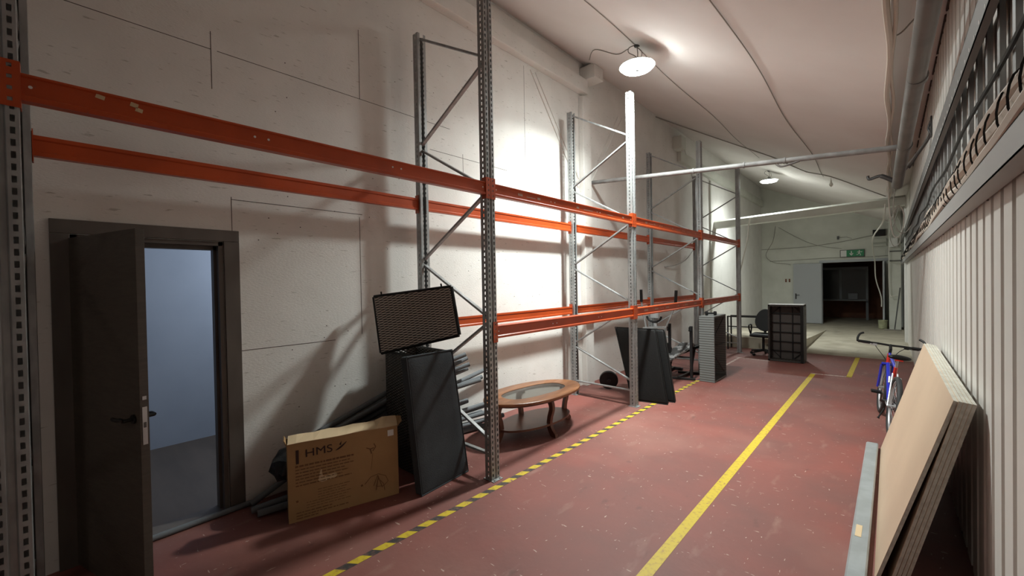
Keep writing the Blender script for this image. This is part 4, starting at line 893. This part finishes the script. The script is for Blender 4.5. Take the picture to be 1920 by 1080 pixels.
cbm=MB().tube(spline([(0.95,0.15,0.89),(1.06,0.12,0.84),(1.05,0.03,0.72),(0.95,0.0,0.66)],5),0.004,6).tube(spline([(0.95,-0.15,0.89),(1.05,-0.1,0.82),(0.96,-0.03,0.72),(0.6,0.0,0.74)],5),0.004,6); L(cbm,'brake_cable',M['black'],hbo)
cr_=L(MB().tube([(0.42,-0.05,0.29),(0.42,-0.042,0.29)],0.085,24).tube([(0.42,-0.07,0.29),(0.42,0.07,0.29)],0.018,10),'chainring',M['steel_dark'])
for s,dx,dz in ((1,-0.12,0.12),(-1,0.12,-0.12)):
    c_=L(MB().bar((0.42,s*0.075,0.29),(0.42+dx,s*0.08,0.29+dz),0.014,0.026),'crank',M['steel_dark']); L(MB().box((0.42+dx-0.045,min(s*0.09,s*0.18),0.29+dz-0.012),(0.42+dx+0.045,max(s*0.09,s*0.18),0.29+dz+0.012)),'pedal',M['black'],c_)
L(MB().tube([(0.0,-0.05,R),(0.0,-0.03,R)],0.045,16).tube([(0.0,-0.055,R-0.02),(0.03,-0.055,R-0.14)],0.02,8),'derailleur',M['steel_dark'])
L(MB().tube([(0.26,0.05,0.24),(0.22,0.09,0.13)],0.008,8).tube([(0.22,0.09,0.13),(0.218,0.095,0.12)],0.014,8),'kickstand',M['black'])
L(MB().tube([(0.24,0.045,0.62),(0.20,0.045,0.56)],0.012,8).tube([(0.24,-0.045,0.62),(0.20,-0.045,0.56)],0.012,8).tube([(0.24,-0.045,0.62),(0.24,0.045,0.62)],0.005,6),'rear_brake',M['silver'])
L(MB().tube([(0.10,-0.045,R),(0.42,-0.046,0.375)],0.004,4).tube([(0.05,-0.045,R-0.05),(0.42,-0.046,0.205)],0.004,4),'chain',M['steel_dark'])
bk_.rotation_euler=(math.radians(6.5),0,math.atan2(1.01,-0.094)); bk_.location=(-0.003,6.15+0.02,0.006)
# ================================================================= STACKED BOARDS AND STEEL CHANNEL
ang_=math.atan2(0.305,1.07)
def board(xoff,y0,y1,wd_,th,label,face,lean_):
    t=thing('chipboard_sheet',(xoff,(y0+y1)/2,0),label,'board','board sheets leaning on the ribbed wall')
    s,c_=math.sin(lean_),math.cos(lean_)
    # front bottom edge at xoff, leaning to +x
    q=[(xoff,0.004),(xoff+wd_*s,wd_*c_),(xoff+wd_*s+th*c_,wd_*c_-th*s),(xoff+th*c_,0.004-th*s+th*s)]
    core=MB().prism([(q[0][0]+0.001,q[0][1]),(q[1][0]+0.001,q[1][1]),(q[2][0],q[2][1]),(q[3][0],q[3][1])],y0,y1,lambda p,tt:(p[0],tt,p[1])); core.build('core',M['sheet_side'],t)
    f_=MB().prism([(q[0][0]-0.0008,q[0][1]),(q[1][0]-0.0008,q[1][1]),(q[1][0]+0.0015,q[1][1]),(q[0][0]+0.0015,q[0][1])],y0,y1,lambda p,tt:(p[0],tt,p[1])); f_.build('front_face',face,t)
    e_=MB().prism([(q[1][0],q[1][1]),(q[1][0],q[1][1]+0.0015),(q[2][0],q[2][1]+0.0015),(q[2][0],q[2][1])],y0,y1,lambda p,tt:(p[0],tt,p[1])); e_.build('top_edge',M['sheet_edge'],t)
board(-0.072,3.17,5.68,1.165,0.0175,'tan faced board sheet leaning at the front of the stack by the ribbed wall',M['pale_sheet'],math.radians(16.0))
for i in range(4):
    board(-0.012+i*0.0182,3.16+0.004*i,5.70-0.015*i,1.155-0.003*i,0.0150,['board sheet right behind the tan front one in the leaning stack','middle board sheet of the leaning stack, third from the front','board sheet fourth from the front of the leaning stack','rearmost board sheet of the stack, nearest the ribbed wall'][i],M['pale_sheet'],math.radians(14.0-0.03*i))
sc_=thing('steel_channel',(-0.14,4.2,0),'grey galvanised steel channel lying on the floor along the leaning boards','steel channel')
pr=[(-0.205,0.0),(-0.205,0.030),(-0.190,0.042),(-0.115,0.046),(-0.108,0.0),(-0.111,0.0),(-0.118,0.043),(-0.189,0.039),(-0.202,0.029),(-0.202,0.0)]
pr=[(-0.200,0.003),(-0.196,0.040),(-0.186,0.050),(-0.108,0.052),(-0.100,0.044),(-0.100,0.003),(-0.104,0.003),(-0.104,0.043),(-0.110,0.048),(-0.185,0.046),(-0.192,0.038),(-0.196,0.003)]
MB().prism(pr,2.2,5.68,lambda p,t:(p[0]-0.005+0.006*(t-3),t,p[1])).build('channel',M['channel'],sc_)
tag(MB().add([(-0.178,3.55,0.0525),(-0.145,3.55,0.0530),(-0.143,3.72,0.0535),(-0.176,3.72,0.0530),(-0.178,3.55,0.049),(-0.145,3.55,0.049),(-0.143,3.72,0.049),(-0.176,3.72,0.049)],[(0,1,2,3),(7,6,5,4),(0,4,5,1),(1,5,6,2),(2,6,7,3),(3,7,4,0)]).build('paper_label',M['cardin'],sc_),'small tan paper label')
# ================================================================= FAR END BITS
vb=thing('vent_grille',(-0.24,YE-0.02,3.3),'dark rectangular vent box high on the end wall by the column','vent')
MB().box((-0.42,YE-0.10,3.22),(-0.08,YE,3.45)).build('box',M['black'],vb)
MB().box((-0.44,YE-0.08,3.0),(-0.06,YE,3.12)).box((-0.44,YE-0.06,2.86),(-0.06,YE,2.93)).build('ledge',M['wall2'],vb)
eb=thing('electrical_box',(0.15,18.65,2.5),'pale electrical box strapped to the column under the cable ladder end','electrical box')
MB().box((0.01,18.58,2.75),(0.22,18.70,3.05)).build('box',M['white'],eb,bevel=0.006)
MB().box((-0.01,18.66,2.60),(0.31,18.72,2.63)).box((-0.01,18.66,2.28),(0.31,18.72,2.31)).build('strap',M['steel_dark'],eb)
tag(MB().lathe([(0.09,0.0),(0.11,0.02),(0.12,0.28),(0.125,0.30),(0.115,0.30),(0.10,0.05)],20,(-0.16,18.72,0.005)).build('tub',M['bucket'],origin=(-0.16,18.72,0.005),smooth=True),'small pale green tub on the floor beside the far door leaf','tub')
bm_=thing('broom',(0.15,18.3,0),'thin dark broom leaning on the column beside the far doorway','broom')
MB().tube([(0.13,18.35,0.04),(0.27,18.62,1.40)],0.016,8).build('handle',M['steel_dark'],bm_,smooth=True)
MB().box((-0.12,18.28,0.005),(0.28,18.42,0.04)).build('head',M['cableg'],bm_,bevel=0.006)
sk=thing('wall_socket',(-3.0,YE-0.01,1.5),'small pair of dark switches on the end wall left of the far door leaf','switch')
for x in (-3.06,-2.94): MB().box((x-0.025,YE-0.02,1.62),(x+0.025,YE,1.75)).build('switch',M['brown'],sk)
sn=thing('wall_sensor',(-1.4,YE-0.03,3.2),'tiny dark sensor high on the end wall above the exit sign','sensor')
MB().box((-1.43,YE-0.06,3.20),(-1.37,YE,3.32)).build('body',M['steel_dark'],sn); MB().tube([(-1.37,YE-0.02,3.27),(-1.15,YE-0.015,3.27),(-1.0,YE-0.012,3.2)],0.008,6).build('lead',M['cableg'],sn)
ye=YE-0.02
cable([(-3.9,ye,2.98),(-3.0,ye,2.98),(-2.2,ye,3.0),(-1.2,ye,3.12),(-0.5,ye,3.25),(-0.1,ye,3.3)],0.008,M['cableg'],'grey cable running level across the end wall above the exit sign')
cable([(-3.3,ye,3.85),(-2.7,ye,3.4),(-2.2,ye,3.1),(-1.8,ye,2.95),(-1.3,ye,2.85)],0.008,M['cableg'],'grey cable sloping down the end wall to the exit sign')
cable([(-3.4,ye,3.9),(-3.5,ye,3.3),(-3.75,ye,2.75),(-3.5,ye,2.45),(-3.0,ye,2.35),(-2.9,ye,2.3)],0.008,M['cableg'],'curving grey cable low on the end wall left of the far door leaf')
cable([(-3.6,ye,2.48),(-2.5,ye,2.50),(-1.5,ye,2.52),(-0.6,ye,2.50),(0.0,ye,2.52)],0.008,M['cableg'],'grey cable running just above the far door frame')
cable([(-2.93,13.33,3.52),(-2.95,13.3,3.35),(-2.99,13.3,2.9),(-3.10,13.3,2.4),(-3.20,13.3,1.95),(-3.28,13.3,1.83)],0.018,M['cablew'],'white cable hanging down from the left part of the cross beam',n=8)
cable([(-3.9,9.6,2.1),(-3.85,10.1,2.15),(-3.8,10.7,2.3),(-3.8,11.3,2.6)],0.010,M['cableg'],'thin cable looping across the wall behind the last rack bay')
cable([(-0.02,7.95,3.08),(0.0,8.6,2.6),(0.02,12,2.9),(-0.2,14.5,2.9),(-0.35,17,2.9),(-0.3,18.8,2.3),(-0.30,18.9,1.9),(-0.22,19.0,1.3),(-0.18,19.0,0.9)],0.014,M['cablew'],'long pale cable drooping from the overhead pipe end to the far door leaf',n=8) if False else None
cable([(-0.05,13.2,3.5),(-0.10,13.4,3.1),(-0.30,15.0,2.9),(-0.38,17.5,2.75),(-0.35,18.6,2.3),(-0.33,18.8,1.7),(-0.20,18.85,1.1),(-0.19,18.85,0.75)],0.016,M['cablew'],'pale cable drooping from the cross beam end down the far door leaf',n=8)
cable([(0.0,10.0,3.71),(0.0,10.0,3.3),(0.02,10.0,2.9),(0.06,10.2,2.55),(0.14,10.2,2.5),(0.20,10.3,2.7),(0.2,10.3,2.95),(0.12,10.2,3.05),(0.04,10.1,2.8)],0.010,M['cablew'],'loose white cable loop hanging at the far end of the ladder',n=8)
cable([(0.07,7.95,3.05),(0.05,8.0,2.7),(0.09,8.05,2.45),(0.17,8.1,2.4),(0.24,8.1,2.5)],0.006,M['cableg'],'thin wire dangling from the overhead pipe end')
cable([(0.05,18.55,3.6),(0.02,18.6,3.0),(0.0,18.6,2.0),(0.02,18.6,1.2),(0.10,18.55,1.12),(0.22,18.6,1.15)],0.014,M['cablew'],'white cable running down the column to waist height',n=8)
cable([(0.20,15.3,3.6),(0.10,15.3,3.2),(0.02,15.3,2.9),(0.1,15.3,2.6),(0.22,15.3,2.7),(0.25,15.3,3.1),(0.18,15.3,3.4)],0.012,M['cableg'],'grey cable coil hanging between the column and the cross beam')
cable([(0.02,4.4,3.66),(0.08,4.5,3.70),(0.2,4.45,3.80),(0.39,4.4,3.93)],0.006,M['cableg'],'thin crack-like wire crossing the soffit beside the overhead pipe')
